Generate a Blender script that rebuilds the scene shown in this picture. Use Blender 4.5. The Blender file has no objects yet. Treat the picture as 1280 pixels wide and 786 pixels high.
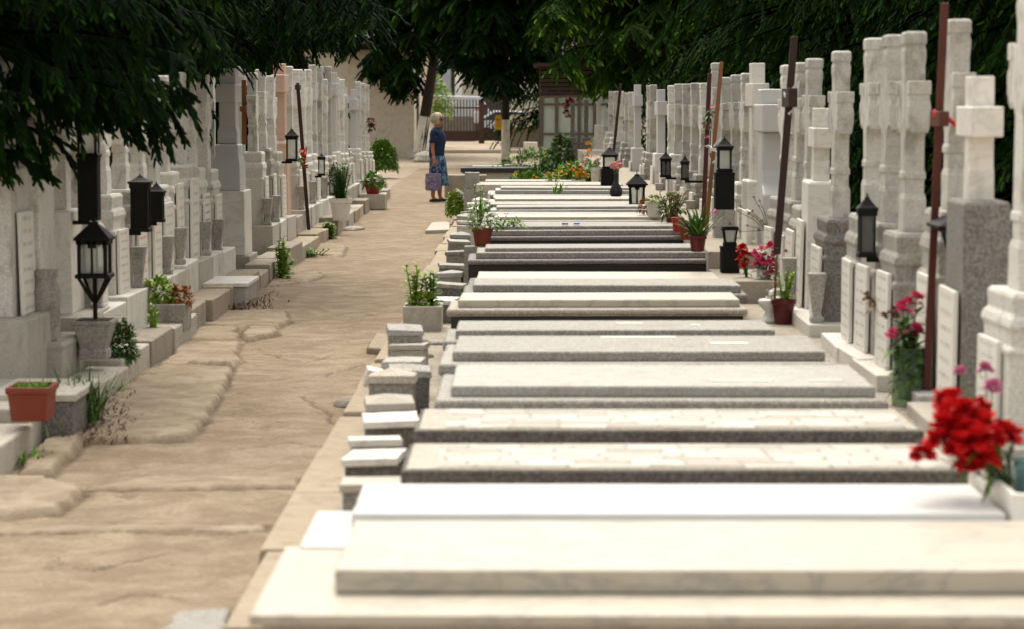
import bpy, bmesh, math, random
from mathutils import Vector, Matrix, noise
R = math.radians
rng = random.Random(7)
S = bpy.context.scene
COL = S.collection

# ------------------------------------------------------------------ camera
CAMZ = 1.75; FPX = 3000.0; HOR = 131.0; VPX = 650.0
PITCH = math.atan((393-HOR)/FPX); YAW = (VPX-640)/FPX
cam_d = bpy.data.cameras.new('camera'); cam = bpy.data.objects.new('camera', cam_d); COL.objects.link(cam)
cam.location = (0, 0, CAMZ); cam.rotation_euler = (R(90)-PITCH, 0, YAW)
cam_d.sensor_width = 36; cam_d.lens = FPX/1280*36; cam_d.clip_start = .1; cam_d.clip_end = 2000
cam_d.dof.use_dof = True; cam_d.dof.focus_distance = 27; cam_d.dof.aperture_fstop = 3.6
S.camera = cam
CM = cam.rotation_euler.to_matrix()
def ray(px, py): return CM @ Vector(((px-640)/FPX, -(py-393)/FPX, -1))
def at(px, py, Y):
    r = ray(px, py); return Vector((0, 0, CAMZ)) + r*(Y/r.y)
def gp(px, py, h=0.0):
    r = ray(px, py); return Vector((0, 0, CAMZ)) + r*((h-CAMZ)/r.z)

# ------------------------------------------------------------------ materials
class NT:
    def __init__(s, name):
        s.m = bpy.data.materials.new(name); s.m.use_nodes = True
        s.t = s.m.node_tree; s.b = s.t.nodes['Principled BSDF']
    def n(s, typ, **kw):
        nd = s.t.nodes.new(typ)
        for k, v in kw.items():
            if hasattr(nd, k) and k not in nd.inputs: setattr(nd, k, v)
            else: nd.inputs[k].default_value = v
        return nd
    def l(s, a, b): s.t.links.new(a, b)
    def coords(s, sc=(1, 1, 1), rnd=True):
        tc = s.n('ShaderNodeTexCoord'); mp = s.n('ShaderNodeMapping'); mp.inputs['Scale'].default_value = sc
        s.l(tc.outputs['Object'], mp.inputs['Vector'])
        if rnd:
            oi = s.n('ShaderNodeObjectInfo'); mu = s.n('ShaderNodeMath', operation='MULTIPLY'); mu.inputs[1].default_value = 53.
            s.l(oi.outputs['Random'], mu.inputs[0]); s.l(mu.outputs[0], mp.inputs['Location'])
        return mp.outputs['Vector']
    def noise(s, vec, scale, detail=4, rough=.55, dist=0):
        nd = s.n('ShaderNodeTexNoise'); nd.inputs['Scale'].default_value = scale; nd.inputs['Detail'].default_value = detail
        nd.inputs['Roughness'].default_value = rough; nd.inputs['Distortion'].default_value = dist
        s.l(vec, nd.inputs['Vector']); return nd.outputs['Fac']
    def ramp(s, fac, stops):
        nd = s.n('ShaderNodeValToRGB'); cr = nd.color_ramp
        while len(cr.elements) < len(stops): cr.elements.new(.5)
        for e, (p, c) in zip(cr.elements, stops):
            e.position = p; e.color = (*c, 1) if len(c) == 3 else c
        s.l(fac, nd.inputs['Fac']); return nd.outputs['Color']
    def mix(s, fac, a, b, mode='MIX'):
        nd = s.n('ShaderNodeMix', data_type='RGBA', blend_type=mode)
        for i, v in ((0, fac), (6, a), (7, b)):
            if isinstance(v, (int, float)): nd.inputs[i].default_value = v
            elif isinstance(v, tuple): nd.inputs[i].default_value = (*v, 1)
            else: s.l(v, nd.inputs[i])
        return nd.outputs[2]
    def bump(s, h, strength=.3, dist=.01):
        nd = s.n('ShaderNodeBump'); nd.inputs['Strength'].default_value = strength; nd.inputs['Distance'].default_value = dist
        s.l(h, nd.inputs['Height']); s.l(nd.outputs['Normal'], s.b.inputs['Normal'])
    def out(s, col, rough=.7, spec=.35):
        if isinstance(col, tuple): s.b.inputs['Base Color'].default_value = (*col, 1)
        else: s.l(col, s.b.inputs['Base Color'])
        s.b.inputs['Roughness'].default_value = rough; s.b.inputs['Specular IOR Level'].default_value = spec
        return s.m
G = lambda v: (v, v, v)
def W(v, t=.0): return (v, v*(1-t*.5), v*(1-t))

def stone(name, c1, c2, stain=None, stain_amt=.5, speck=None, speck_amt=.5, rough=.75, bump=.25, stain_lo=.5):
    t = NT(name); v = t.coords(); vs = t.coords((1.5, 1.5, .9))
    col = t.mix(t.noise(v, 5, 5), c1, c2)
    if speck:
        sp = t.ramp(t.noise(v, 75, 2, .7), [(.42, G(0)), (.58, G(1))])
        a = t.n('ShaderNodeMath', operation='MULTIPLY'); a.inputs[1].default_value = speck_amt
        t.l(sp, a.inputs[0]); col = t.mix(a.outputs[0], col, speck)
    if stain:
        st = t.ramp(t.noise(vs, 6, 6, .65, .4), [(stain_lo, G(0)), (min(.98, stain_lo+.22), G(1))])
        a = t.n('ShaderNodeMath', operation='MULTIPLY'); a.inputs[1].default_value = stain_amt
        t.l(st, a.inputs[0]); col = t.mix(a.outputs[0], col, stain)
    oi = t.n('ShaderNodeObjectInfo')
    br = t.n('ShaderNodeMapRange'); br.inputs[3].default_value = .84; br.inputs[4].default_value = 1.08
    t.l(oi.outputs['Random'], br.inputs[0])
    hs = t.n('ShaderNodeHueSaturation'); t.l(br.outputs[0], hs.inputs['Value']); t.l(col, hs.inputs['Color'])
    t.bump(t.noise(v, 60, 3, .6), bump, .006)
    return t.out(hs.outputs['Color'], rough)
def marble(name, base, base2, vein, rough=.35, amt=.6, dirt=None):
    t = NT(name); v = t.coords((1.0, 2.6, 2.2)); v2 = t.coords()
    n = t.noise(v, 2.0, 6, .6, 1.6)
    ve = t.ramp(n, [(.46, G(0)), (.5, G(1)), (.545, G(0))])
    a = t.n('ShaderNodeMath', operation='MULTIPLY'); a.inputs[1].default_value = amt; t.l(ve, a.inputs[0])
    col = t.mix(a.outputs[0], t.mix(t.noise(v2, 3, 4), base, base2), vein)
    if dirt:
        d = t.ramp(t.noise(t.coords((2, 2, .8)), 5, 6, .65), [(.55, G(0)), (.75, G(.55))]); col = t.mix(d, col, dirt)
    t.bump(t.noise(v2, 40, 2), .06, .004)
    return t.out(col, rough)
M = {}
M['marble_white'] = marble('white_marble', (.57, .56, .545), (.53, .52, .50), (.55, .54, .52), .4, .35)
M['marble_cream'] = marble('cream_marble', (.49, .445, .37), (.445, .395, .315), (.26, .245, .22), .42, .6, (.46, .37, .26))
M['marble_head'] = marble('headstone_marble', (.78, .745, .69), (.72, .68, .61), (.46, .43, .39), .45, .4, (.40, .34, .27))
M['marble_pink'] = marble('pink_marble', (.68, .47, .36), (.62, .42, .32), (.55, .36, .27), .45, .4)
M['plaque'] = stone('plaque_marble', (.70, .66, .59), (.62, .58, .51), (.42, .37, .30), .5, rough=.5, bump=.1, stain_lo=.56)
def plaque_mat(name, ink, amt):
    t = NT(name); v = t.coords(); tc = t.n('ShaderNodeTexCoord'); sp = t.n('ShaderNodeSeparateXYZ'); t.l(tc.outputs['Generated'], sp.inputs[0])
    col = t.mix(t.noise(v, 6, 4), (.80, .765, .70), (.70, .66, .59))
    st = t.ramp(t.noise(t.coords((2.2, 2.2, .55)), 6, 6, .65), [(.56, G(0)), (.78, G(.55))]); col = t.mix(st, col, (.38, .32, .25))
    m1 = t.n('ShaderNodeMath', operation='MULTIPLY'); m1.inputs[1].default_value = 8.; t.l(sp.outputs['Z'], m1.inputs[0])
    fr = t.n('ShaderNodeMath', operation='FRACT'); t.l(m1.outputs[0], fr.inputs[0])
    row = t.ramp(fr.outputs[0], [(.30, G(0)), (.34, G(1)), (.62, G(1)), (.66, G(0))])
    let = t.ramp(t.noise(t.coords((1, 60, 9)), 1.6, 1, .5), [(.47, G(0)), (.50, G(1))])
    ed = t.ramp(sp.outputs['Y'], [(.10, G(0)), (.14, G(1)), (.84, G(1)), (.88, G(0))])
    k = t.mix(1., t.mix(1., row, let, 'MULTIPLY'), ed, 'MULTIPLY')
    a = t.n('ShaderNodeMath', operation='MULTIPLY'); a.inputs[1].default_value = amt; t.l(k, a.inputs[0])
    t.bump(t.noise(v, 50, 2), .08, .004); return t.out(t.mix(a.outputs[0], col, ink), .5)
M['plaque_grey'] = plaque_mat('plaque_with_worn_lettering', (.30, .27, .23), .6)
M['plaque_red'] = plaque_mat('plaque_with_faded_red_lettering', (.45, .15, .08), .85)
M['plaque_dark'] = plaque_mat('plaque_with_dark_lettering', (.04, .035, .03), .9)
M['granite'] = stone('grey_granite', (.29, .27, .245), (.215, .20, .18), (.12, .105, .09), .5, (.09, .085, .08), .75, .7, .3)
M['granite_light'] = stone('light_granite', (.42, .395, .35), (.345, .32, .28), (.20, .17, .135), .55, (.13, .125, .12), .6, .65, .3)
M['terrazzo'] = stone('pale_terrazzo', (.46, .44, .40), (.375, .355, .32), (.22, .19, .15), .55, (.24, .23, .21), .55, .6, .25)
M['terrazzo_tan'] = stone('tan_terrazzo', (.50, .44, .36), (.42, .36, .29), (.28, .23, .17), .4, (.20, .17, .14), .55, .65, .25)
M['slab_edge'] = stone('rough_granite_edge', (.24, .22, .19), (.17, .15, .13), (.07, .06, .045), .7, (.06, .055, .05), .7, .85, .6)
M['cross_stone'] = stone('weathered_cross_stone', (.61, .59, .54), (.50, .48, .435), (.13, .115, .095), .6, (.34, .31, .27), .35, .8, .4, .465)
M['cross_clean'] = stone('pale_cross_stone', (.76, .73, .67), (.67, .64, .58), (.09, .078, .06), .8, (.34, .32, .29), .35, .75, .3, .53)
M['ped_stone'] = stone('pedestal_stone', (.48, .45, .405), (.36, .33, .29), (.10, .088, .07), .7, (.17, .16, .145), .55, .8, .4, .52)
M['ped_pale'] = stone('pale_pedestal_stone', (.75, .72, .66), (.66, .63, .57), (.17, .15, .12), .65, (.33, .31, .28), .4, .75, .3, .53)
M['concrete'] = stone('old_concrete', (.42, .37, .30), (.33, .28, .225), (.15, .12, .09), .6, (.24, .21, .17), .4, .9, .6, .5)
M['concrete_pale'] = stone('pale_concrete', (.52, .48, .41), (.43, .39, .33), (.21, .18, .14), .6, (.32, .29, .25), .35, .85, .5, .52)
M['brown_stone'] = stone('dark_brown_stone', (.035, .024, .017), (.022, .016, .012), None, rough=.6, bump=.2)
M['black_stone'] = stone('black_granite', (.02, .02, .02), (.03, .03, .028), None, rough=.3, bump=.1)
M['black_metal'] = stone('black_painted_metal', (.006, .0055, .0055), (.010, .009, .0085), (.022, .014, .01), .35, rough=.6, bump=.15); M['black_metal'].node_tree.nodes['Principled BSDF'].inputs['Specular IOR Level'].default_value = .15
M['terracotta'] = stone('terracotta_plastic', (.22, .038, .017), (.17, .03, .013), (.18, .06, .035), .4, rough=.55, bump=.15)
M['red_plastic'] = stone('red_plastic', (.42, .02, .015), (.33, .016, .013), None, rough=.4, bump=.05)
M['maroon'] = stone('maroon_glazed', (.12, .012, .012), (.09, .01, .01), None, rough=.35, bump=.05)
M['white_plastic'] = stone('white_plastic', (.72, .69, .62), (.62, .59, .52), (.4, .35, .27), .4, rough=.5, bump=.05)
M['soil'] = stone('potting_soil', (.05, .033, .02), (.03, .02, .012), None, rough=.95, bump=.8)
M['pole_red'] = stone('red_brown_wood', (.11, .026, .016), (.075, .018, .012), (.03, .012, .01), .5, rough=.55, bump=.3)
M['pole_dark'] = stone('dark_brown_wood', (.045, .018, .012), (.03, .013, .01), None, rough=.6, bump=.3)
M['pole_orange'] = stone('varnished_pine', (.27, .11, .035), (.20, .075, .024), (.16, .07, .03), .5, rough=.5, bump=.2)
M['old_wood'] = stone('grey_weathered_wood', (.20, .165, .135), (.14, .115, .095), (.05, .035, .027), .6, rough=.85, bump=.5)
M['shed_wood'] = stone('red_brown_planks', (.06, .032, .023), (.042, .022, .017), (.03, .018, .014), .6, rough=.8, bump=.4)
M['stucco'] = stone('stained_beige_render', (.74, .67, .54), (.66, .585, .46), (.38, .29, .19), .55, rough=.9, bump=.4, stain_lo=.5)
M['facade'] = stone('pale_building_render', (.45, .45, .46), (.40, .41, .42), (.25, .24, .23), .3, rough=.9, bump=.2)
M['whitewash'] = stone('whitewashed_bark', (.80, .75, .64), (.72, .66, .54), (.30, .22, .14), .5, rough=.9, bump=.7)
M['limb_bark'] = stone('dark_twig_bark', (.002, .0016, .0012), (.0015, .0012, .001), None, rough=1., bump=.5)
M['limb_bark'].node_tree.nodes['Principled BSDF'].inputs['Specular IOR Level'].default_value = 0
M['bark'] = stone('dark_bark', (.045, .033, .024), (.028, .02, .015), None, rough=.95, bump=1.)
M['rust_metal'] = stone('rust_brown_metal', (.06, .027, .017), (.045, .02, .012), (.03, .014, .009), .5, rough=.6, bump=.2)
M['steel'] = stone('grey_metal', (.35, .36, .36), (.28, .29, .29), None, rough=.4, bump=.05)
M['ribbon'] = NT('red_ribbon').out((.55, .015, .012), .6)
M['white_cloth'] = NT('white_ribbon').out((.75, .74, .72), .7)
M['yellow'] = stone('yellow_plastic', (.75, .42, .01), (.66, .35, .008), None, rough=.5, bump=.05)
M['dark_mark'] = NT('dark_engraved_letters').out((.03, .028, .025), .7)
M['red_mark'] = NT('faded_red_letters').out((.42, .13, .07), .7)
M['grey_mark'] = NT('shallow_grey_letters').out((.28, .26, .23), .8)
def petals(name, c, c2):
    t = NT(name); return t.out(t.mix(t.noise(t.coords(), 30, 2), c, c2), .6, .2)
M['p_red'] = petals('red_petals', (.68, .010, .010), (.40, .004, .006))
M['p_pink'] = petals('pink_petals', (.72, .07, .20), (.55, .03, .12))
M['p_palepink'] = petals('pale_pink_petals', (.78, .38, .38), (.65, .24, .28))
M['p_mauve'] = petals('mauve_petals', (.55, .09, .26), (.62, .30, .40))
M['p_white'] = petals('white_petals', (.80, .78, .72), (.72, .70, .60))
M['p_yellow'] = petals('yellow_petals', (.78, .46, .01), (.75, .30, .01))
M['p_darkred'] = petals('dark_red_petals', (.25, .008, .008), (.14, .005, .006))
M['p_dry'] = petals('dried_flower_heads', (.20, .09, .04), (.10, .045, .02))
M['p_orange'] = petals('rust_orange_leaves', (.36, .12, .02), (.22, .07, .015))
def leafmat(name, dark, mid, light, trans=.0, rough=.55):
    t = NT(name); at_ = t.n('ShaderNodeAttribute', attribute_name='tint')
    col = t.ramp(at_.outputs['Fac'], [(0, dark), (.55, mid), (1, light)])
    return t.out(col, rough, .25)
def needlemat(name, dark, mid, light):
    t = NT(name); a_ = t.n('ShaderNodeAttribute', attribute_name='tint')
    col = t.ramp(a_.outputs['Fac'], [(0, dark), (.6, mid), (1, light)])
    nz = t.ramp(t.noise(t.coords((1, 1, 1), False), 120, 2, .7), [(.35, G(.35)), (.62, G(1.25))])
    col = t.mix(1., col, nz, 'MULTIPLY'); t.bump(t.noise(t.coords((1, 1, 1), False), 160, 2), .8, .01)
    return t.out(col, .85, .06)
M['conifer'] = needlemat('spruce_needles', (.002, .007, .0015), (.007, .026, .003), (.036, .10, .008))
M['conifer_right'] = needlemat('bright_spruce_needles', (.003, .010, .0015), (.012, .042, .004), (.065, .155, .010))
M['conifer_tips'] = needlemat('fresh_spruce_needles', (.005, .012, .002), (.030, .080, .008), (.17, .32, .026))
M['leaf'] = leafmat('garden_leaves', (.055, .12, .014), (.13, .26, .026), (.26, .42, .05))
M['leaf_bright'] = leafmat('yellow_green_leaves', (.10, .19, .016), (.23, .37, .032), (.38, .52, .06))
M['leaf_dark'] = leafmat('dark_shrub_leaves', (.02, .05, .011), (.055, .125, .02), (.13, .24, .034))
M['dry'] = leafmat('dry_stalks', (.12, .075, .03), (.22, .15, .07), (.35, .26, .13))
M['litter'] = leafmat('fallen_rust_needles', (.07, .028, .014), (.13, .055, .028), (.20, .10, .055))
def glass(name, col, rough=.08, tr=.85):
    t = NT(name); t.b.inputs['Transmission Weight'].default_value = tr; t.b.inputs['IOR'].default_value = 1.1
    return t.out(col, rough, .5)
M['glass'] = glass('lantern_glass', (.80, .84, .78), .25, .7)
M['glass_green'] = glass('green_vase_glass', (.35, .48, .30), .06, .8)
M['glass_dark'] = glass('smoky_lantern_glass', (.16, .16, .145), .2, .45)
M['shed_glass'] = glass('dusty_shed_glass', (.72, .79, .72), .4, .3)
def mosaic(name, a, b, mortar, sx=7.5, sy=8):
    t = NT(name); v = t.coords((1, 1, 1))
    w = t.n('ShaderNodeTexBrick'); nz = t.n('ShaderNodeTexNoise'); nz.inputs['Scale'].default_value = 7; t.l(v, nz.inputs['Vector'])
    sc_ = t.n('ShaderNodeVectorMath', operation='SCALE'); sc_.inputs['Scale'].default_value = .07; t.l(nz.outputs['Color'], sc_.inputs[0])
    ad = t.n('ShaderNodeVectorMath', operation='ADD'); t.l(v, ad.inputs[0]); t.l(sc_.outputs[0], ad.inputs[1]); t.l(ad.outputs[0], w.inputs['Vector'])
    w.offset = .37; w.squash = 1.6; w.squash_frequency = 3
    for k, c in (('Color1', a), ('Color2', b), ('Mortar', mortar)): w.inputs[k].default_value = (*c, 1)
    w.inputs['Scale'].default_value = 1; w.inputs['Mortar Size'].default_value = .008; w.inputs['Bias'].default_value = -.1
    w.inputs['Brick Width'].default_value = .19; w.inputs['Row Height'].default_value = .095
    col = t.mix(t.ramp(t.noise(v, 7, 3), [(.40, G(0)), (.60, G(1))]), w.outputs['Color'], t.mix(.35, w.outputs['Color'], b))
    col = t.mix(.35, col, t.mix(t.noise(v, 60, 3), mortar, a))
    t.bump(w.outputs['Fac'], -.3, .003); return t.out(col, .6)
M['mosaic'] = mosaic('crazy_marble_mosaic', (.66, .63, .57), (.19, .155, .115), (.19, .16, .125))
M['mosaic_grey'] = mosaic('grey_marble_mosaic', (.70, .69, .66), (.42, .41, .39), (.40, .39, .37))
def ground_mat(name, a, b, crack, rough=.95):
    t = NT(name); v = t.coords((1, 1, 1), False)
    big = t.noise(v, .7, 5, .6); mid = t.noise(v, 3.5, 7, .7, .6); fine = t.noise(v, 38, 4, .75)
    col = t.mix(t.ramp(big, [(.32, G(0)), (.68, G(1))]), a, b)
    col = t.mix(t.ramp(mid, [(.42, G(.6)), (.62, G(0))]), col, crack)
    col = t.mix(t.ramp(fine, [(.36, G(.5)), (.56, G(0))]), col, crack)
    vo = t.n('ShaderNodeTexVoronoi', feature='DISTANCE_TO_EDGE'); vo.inputs['Scale'].default_value = .62
    wv = t.n('ShaderNodeVectorMath', operation='ADD'); nv = t.n('ShaderNodeTexNoise'); nv.inputs['Scale'].default_value = 2.2; nv.inputs['Detail'].default_value = 6
    t.l(v, nv.inputs['Vector']); sc = t.n('ShaderNodeVectorMath', operation='SCALE'); sc.inputs['Scale'].default_value = .9
    t.l(nv.outputs['Color'], sc.inputs[0]); t.l(v, wv.inputs[0]); t.l(sc.outputs[0], wv.inputs[1]); t.l(wv.outputs[0], vo.inputs['Vector'])
    cr = t.ramp(vo.outputs['Distance'], [(.0, G(.55)), (.007, G(0))]); crm = t.ramp(t.noise(v, .9, 2), [(.5, G(0)), (.6, G(1))]); col = t.mix(t.mix(1., cr, crm, 'MULTIPLY'), col, tuple(c*.35 for c in crack))
    a1 = t.n('ShaderNodeAttribute', attribute_name='slab'); a2 = t.n('ShaderNodeAttribute', attribute_name='soil')
    sl = t.mix(t.ramp(mid, [(.40, G(1)), (.60, G(0))]), (.375, .308, .228), (.255, .195, .135))
    m1 = t.n('ShaderNodeMath', operation='MULTIPLY'); m1.inputs[1].default_value = .75; t.l(a1.outputs['Fac'], m1.inputs[0])
    col = t.mix(m1.outputs[0], col, sl); col = t.mix(a2.outputs['Fac'], col, (.075, .05, .032))
    t.bump(t.mix(.3, t.mix(.7, mid, fine), big), .55, .02)
    return t.out(col, rough, .15)
M['path'] = ground_mat('dusty_concrete_path', (.375, .30, .215), (.30, .235, .165), (.165, .115, .076))
M['ground'] = ground_mat('dry_tan_ground', (.47, .395, .30), (.39, .315, .23), (.24, .175, .125))
M['path_slab'] = stone('cracked_path_concrete', (.42, .345, .26), (.35, .28, .205), (.19, .14, .095), .6, (.23, .18, .13), .5, .92, 1., .5)
M['edging'] = stone('path_edging_concrete', (.41, .34, .25), (.34, .275, .20), (.22, .17, .115), .6, (.30, .245, .18), .4, .92, .7, .5)

# ------------------------------------------------------------------ mesh building
class MB:
    def __init__(s): s.v = []; s.f = []; s.t = []; s.tint = 0.5
    def face(s, idx): s.f.append(idx); s.t.append(s.tint)
    def add(s, vs, fs):
        o = len(s.v); s.v.extend(vs)
        for f in fs: s.face([i+o for i in f])
    def box(s, x0, x1, y0, y1, z0, z1):
        s.loft4([[(x0, y0, z0), (x1, y0, z0), (x1, y1, z0), (x0, y1, z0)], [(x0, y0, z1), (x1, y0, z1), (x1, y1, z1), (x0, y1, z1)]])
    def loft4(s, rings, cap=True):
        n = len(rings[0]); o = len(s.v)
        for r in rings: s.v.extend(r)
        for k in range(len(rings)-1):
            for i in range(n):
                j = (i+1) % n; a = o+k*n
                s.face([a+i, a+j, a+n+j, a+n+i])
        if cap:
            s.face([o+i for i in range(n)][::-1]); s.face([o+(len(rings)-1)*n+i for i in range(n)])
    def worn(s, x0, x1, y0, y1, z0, z1, jit=.003, chip=.012, step=.06):
        rg = random.Random(int((x1-x0)*1e4+(y1-y0)*1e5+z1*1e3)); P = []
        cs = [(x0, y0), (x1, y0), (x1, y1), (x0, y1)]
        for k in range(4):
            a = Vector(cs[k]); c = Vector(cs[(k+1) % 4]); n = max(2, int((c-a).length/step)); inn = Vector((-(c-a).y, (c-a).x)).normalized()
            for i in range(n):
                p = a.lerp(c, i/n); d = rg.uniform(0, jit)+(rg.uniform(.4, 1)*chip if rg.random() < .05 else 0)
                if i == 0: d = 0
                P.append(tuple(p+inn*d))
        s.prism_z(P, z0, z1)
    def rects(s, cx, cy, secs):
        s.loft4([[(cx-hx, cy-hy, z), (cx+hx, cy-hy, z), (cx+hx, cy+hy, z), (cx-hx, cy+hy, z)] for hx, hy, z in secs])
    def lathe(s, cx, cy, prof, n=20):
        s.loft4([[(cx+r*math.cos(2*math.pi*i/n), cy+r*math.sin(2*math.pi*i/n), z) for i in range(n)] for r, z in prof])
    def ell(s, secs, n=20):     # secs: (cx, cy, z, rx, ry)
        s.loft4([[(cx+rx*math.cos(2*math.pi*i/n), cy+ry*math.sin(2*math.pi*i/n), z) for i in range(n)] for cx, cy, z, rx, ry in secs])
    def prism_x(s, prof, x0, x1):
        s.loft4([[(x0, y, z) for y, z in prof], [(x1, y, z) for y, z in prof]])
    def prism_z(s, prof, z0, z1):
        s.loft4([[(x, y, z0) for x, y in prof], [(x, y, z1) for x, y in prof]])
    def tube(s, pts, rad, n=8):
        pts = [Vector(p) for p in pts]
        if not isinstance(rad, (list, tuple)): rad = [rad]*len(pts)
        rings = []; 
        for i, p in enumerate(pts):
            d = (pts[min(i+1, len(pts)-1)]-pts[max(i-1, 0)]).normalized()
            a = d.cross(Vector((0, 0, 1)) if abs(d.z) < .9 else Vector((1, 0, 0))).normalized(); b = d.cross(a)
            rings.append([tuple(p+(a*math.cos(2*math.pi*k/n)+b*math.sin(2*math.pi*k/n))*rad[i]) for k in range(n)])
        s.loft4(rings)
    def shoot(s, p, d, L, w):
        d = d.normalized(); a = d.cross(Vector((.3, .2, 1))).normalized(); b = d.cross(a); o = len(s.v)
        for f, r in ((0, .3), (.3, 1), (.78, .8)):
            c = p+d*(L*f)-Vector((0, 0, .1*L*f*f)); q = w*r
            s.v.extend([tuple(c+a*q), tuple(c-a*q*.5+b*q*.7), tuple(c-a*q*.5-b*q*.7)])
        s.v.append(tuple(p+d*L-Vector((0, 0, .1*L))))
        for k in (0, 3):
            for i in range(3): j = (i+1) % 3; s.face([o+k+i, o+k+j, o+k+3+j, o+k+3+i])
        for i in range(3): s.face([o+6+i, o+6+(i+1) % 3, o+9])
    def leaf(s, p, d, L, w, droop=.3, up=Vector((0, 0, 1))):
        d = d.normalized(); a = d.cross(up)
        a = a.normalized() if a.length > .05 else Vector((1, 0, 0)); nn = a.cross(d)
        o = len(s.v); ws = (.35, 1, .8, 0.05); ts = (0, .35, .7, 1)
        for t_, w_ in zip(ts, ws):
            c = p+d*(L*t_)-up*(droop*L*t_*t_)
            s.v.extend([tuple(c-a*w*w_*.5+nn*w*.12*w_), tuple(c), tuple(c+a*w*w_*.5+nn*w*.12*w_)])
        for k in range(3):
            for i in range(2): q = o+k*3+i; s.face([q, q+1, q+4, q+3])
    def build(s, name, mat, parent=None, smooth=False, bevel=0, loc=None, seg=2, tint=False, rot=None):
        me = bpy.data.meshes.new(name); me.from_pydata([tuple(v) for v in s.v], [], s.f); me.materials.append(mat)
        if tint:
            at_ = me.attributes.new('tint', 'FLOAT', 'FACE'); at_.data.foreach_set('value', s.t)
        if smooth: me.polygons.foreach_set('use_smooth', [True]*len(me.polygons))
        me.update()
        if not tint:
            bm = bmesh.new(); bm.from_mesh(me); bmesh.ops.recalc_face_normals(bm, faces=bm.faces); bm.to_mesh(me); bm.free()
        o = bpy.data.objects.new(name, me); COL.objects.link(o)
        if parent: o.parent = parent
        if loc is not None: o.location = loc
        if rot is not None: o.rotation_euler = rot
        if bevel:
            md = o.modifiers.new('bevel', 'BEVEL'); md.width = bevel; md.segments = seg; md.limit_method = 'ANGLE'; md.angle_limit = R(35)
        return o
def tag(o, label=None, cat=None, group=None, kind=None):
    if label: o['label'] = label
    if cat: o['category'] = cat
    if group: o['group'] = group
    if kind: o['kind'] = kind
    return o
def thing(name, label, cat, loc=(0, 0, 0), group=None, rz=0):
    o = bpy.data.objects.new(name, None); o.empty_display_size = .1; COL.objects.link(o); o.location = loc; o.rotation_euler = (0, 0, rz)
    return tag(o, label, cat, group)
ORD = ['', 'first', 'second', 'third', 'fourth', 'fifth', 'sixth', 'seventh', 'eighth', 'ninth', 'tenth', 'eleventh', 'twelfth', 'thirteenth', 'fourteenth', 'fifteenth', 'sixteenth', 'seventeenth', 'eighteenth', 'nineteenth', 'twentieth']
def ordw(i):
    if i <= 20: return ORD[i]
    if i < 30: return 'twenty-'+ORD[i-20]
    if i == 30: return 'thirtieth'
    if i < 40: return 'thirty-'+ORD[i-30]
    return 'fortieth'
U = rng.uniform

# ------------------------------------------------------------------ the setting
def sheet(name, mat, pts, z, sub=0):
    b = MB(); b.add([(x, y, z) for x, y in pts], [list(range(len(pts)))])
    return tag(b.build(name, mat), kind='structure')
sheet('ground', M['ground'], [(-400, -100), (400, -100), (400, 900), (-400, 900)], -.03)
# the path: an uneven sheet of worn concrete, with older broken slabs lying in it
PATCH = []   # (points, height, edge width)
def patch(pix, th, ew=.03): PATCH.append(([gp(px, py, 0).xy for px, py in pix], th*.62, ew*.55))
patch([(105, 556), (238, 552), (258, 524), (285, 480), (292, 462), (205, 462), (165, 480), (112, 522)], .055, .035)
patch([(200, 461), (290, 465), (302, 452), (294, 443), (300, 430), (225, 429)], .045)
patch([(222, 427), (296, 427), (308, 414), (300, 410), (238, 410)], .04)
patch([(236, 408), (346, 411), (362, 403), (356, 391), (246, 392)], .05)
patch([(296, 418), (312, 428), (330, 424), (350, 419), (344, 412), (300, 412)], .06, .02)
patch([(-60, 650), (20, 648), (78, 643), (106, 617), (62, 603), (-40, 600)], .06, .04)
patch([(18, 600), (62, 598), (84, 577), (112, 551), (78, 540), (42, 568)], .07, .03)
patch([(110, 614), (376, 611), (380, 599), (190, 597)], .03, .03)
patch([(330, 361), (385, 353), (405, 346), (395, 341), (350, 345)], .03)
patch([(385, 323), (428, 322), (432, 310), (400, 307)], .05)
patch([(-80, 668), (120, 662), (330, 664), (332, 656), (100, 654), (-80, 656)], .012, .03)
CRACK = [[gp(px, py, 0).xy for px, py in c] for c in ([(378, 495), (398, 508), (412, 522), (436, 534)], [(-20, 668), (130, 661), (250, 668), (340, 660)], [(120, 484), (190, 474), (255, 478)], [(60, 700), (110, 712), (200, 690)], [(255, 352), (330, 358), (398, 349)], [(410, 470), (450, 455), (478, 458)], [(330, 440), (380, 452), (430, 440)], [(300, 560), (360, 552), (420, 560)], [(370, 395), (430, 400), (480, 390)], [(120, 756), (170, 740), (230, 748)])]
def seg_d(p, a, c):
    d = c-a; f = max(0, min(1, (p-a).dot(d)/max(1e-9, d.length_squared))); return (p-a-d*f).length
def inside(p, P):
    r = False; q = P[-1]
    for k in P:
        if (k.y > p.y) != (q.y > p.y) and p.x < (q.x-k.x)*(p.y-k.y)/(q.y-k.y)+k.x: r = not r
        q = k
    return r
BB = [(min(v.x for v in P)-.15, max(v.x for v in P)+.15, min(v.y for v in P)-.25, max(v.y for v in P)+.25) for P, _, _ in PATCH]
ys = []; y = 4.
while y < 66: ys.append(y); y += .03 if y < 22 else .12
nx = 120; x0, x1 = -2.75, -.85; b = MB(); att = []; ed = []
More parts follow.
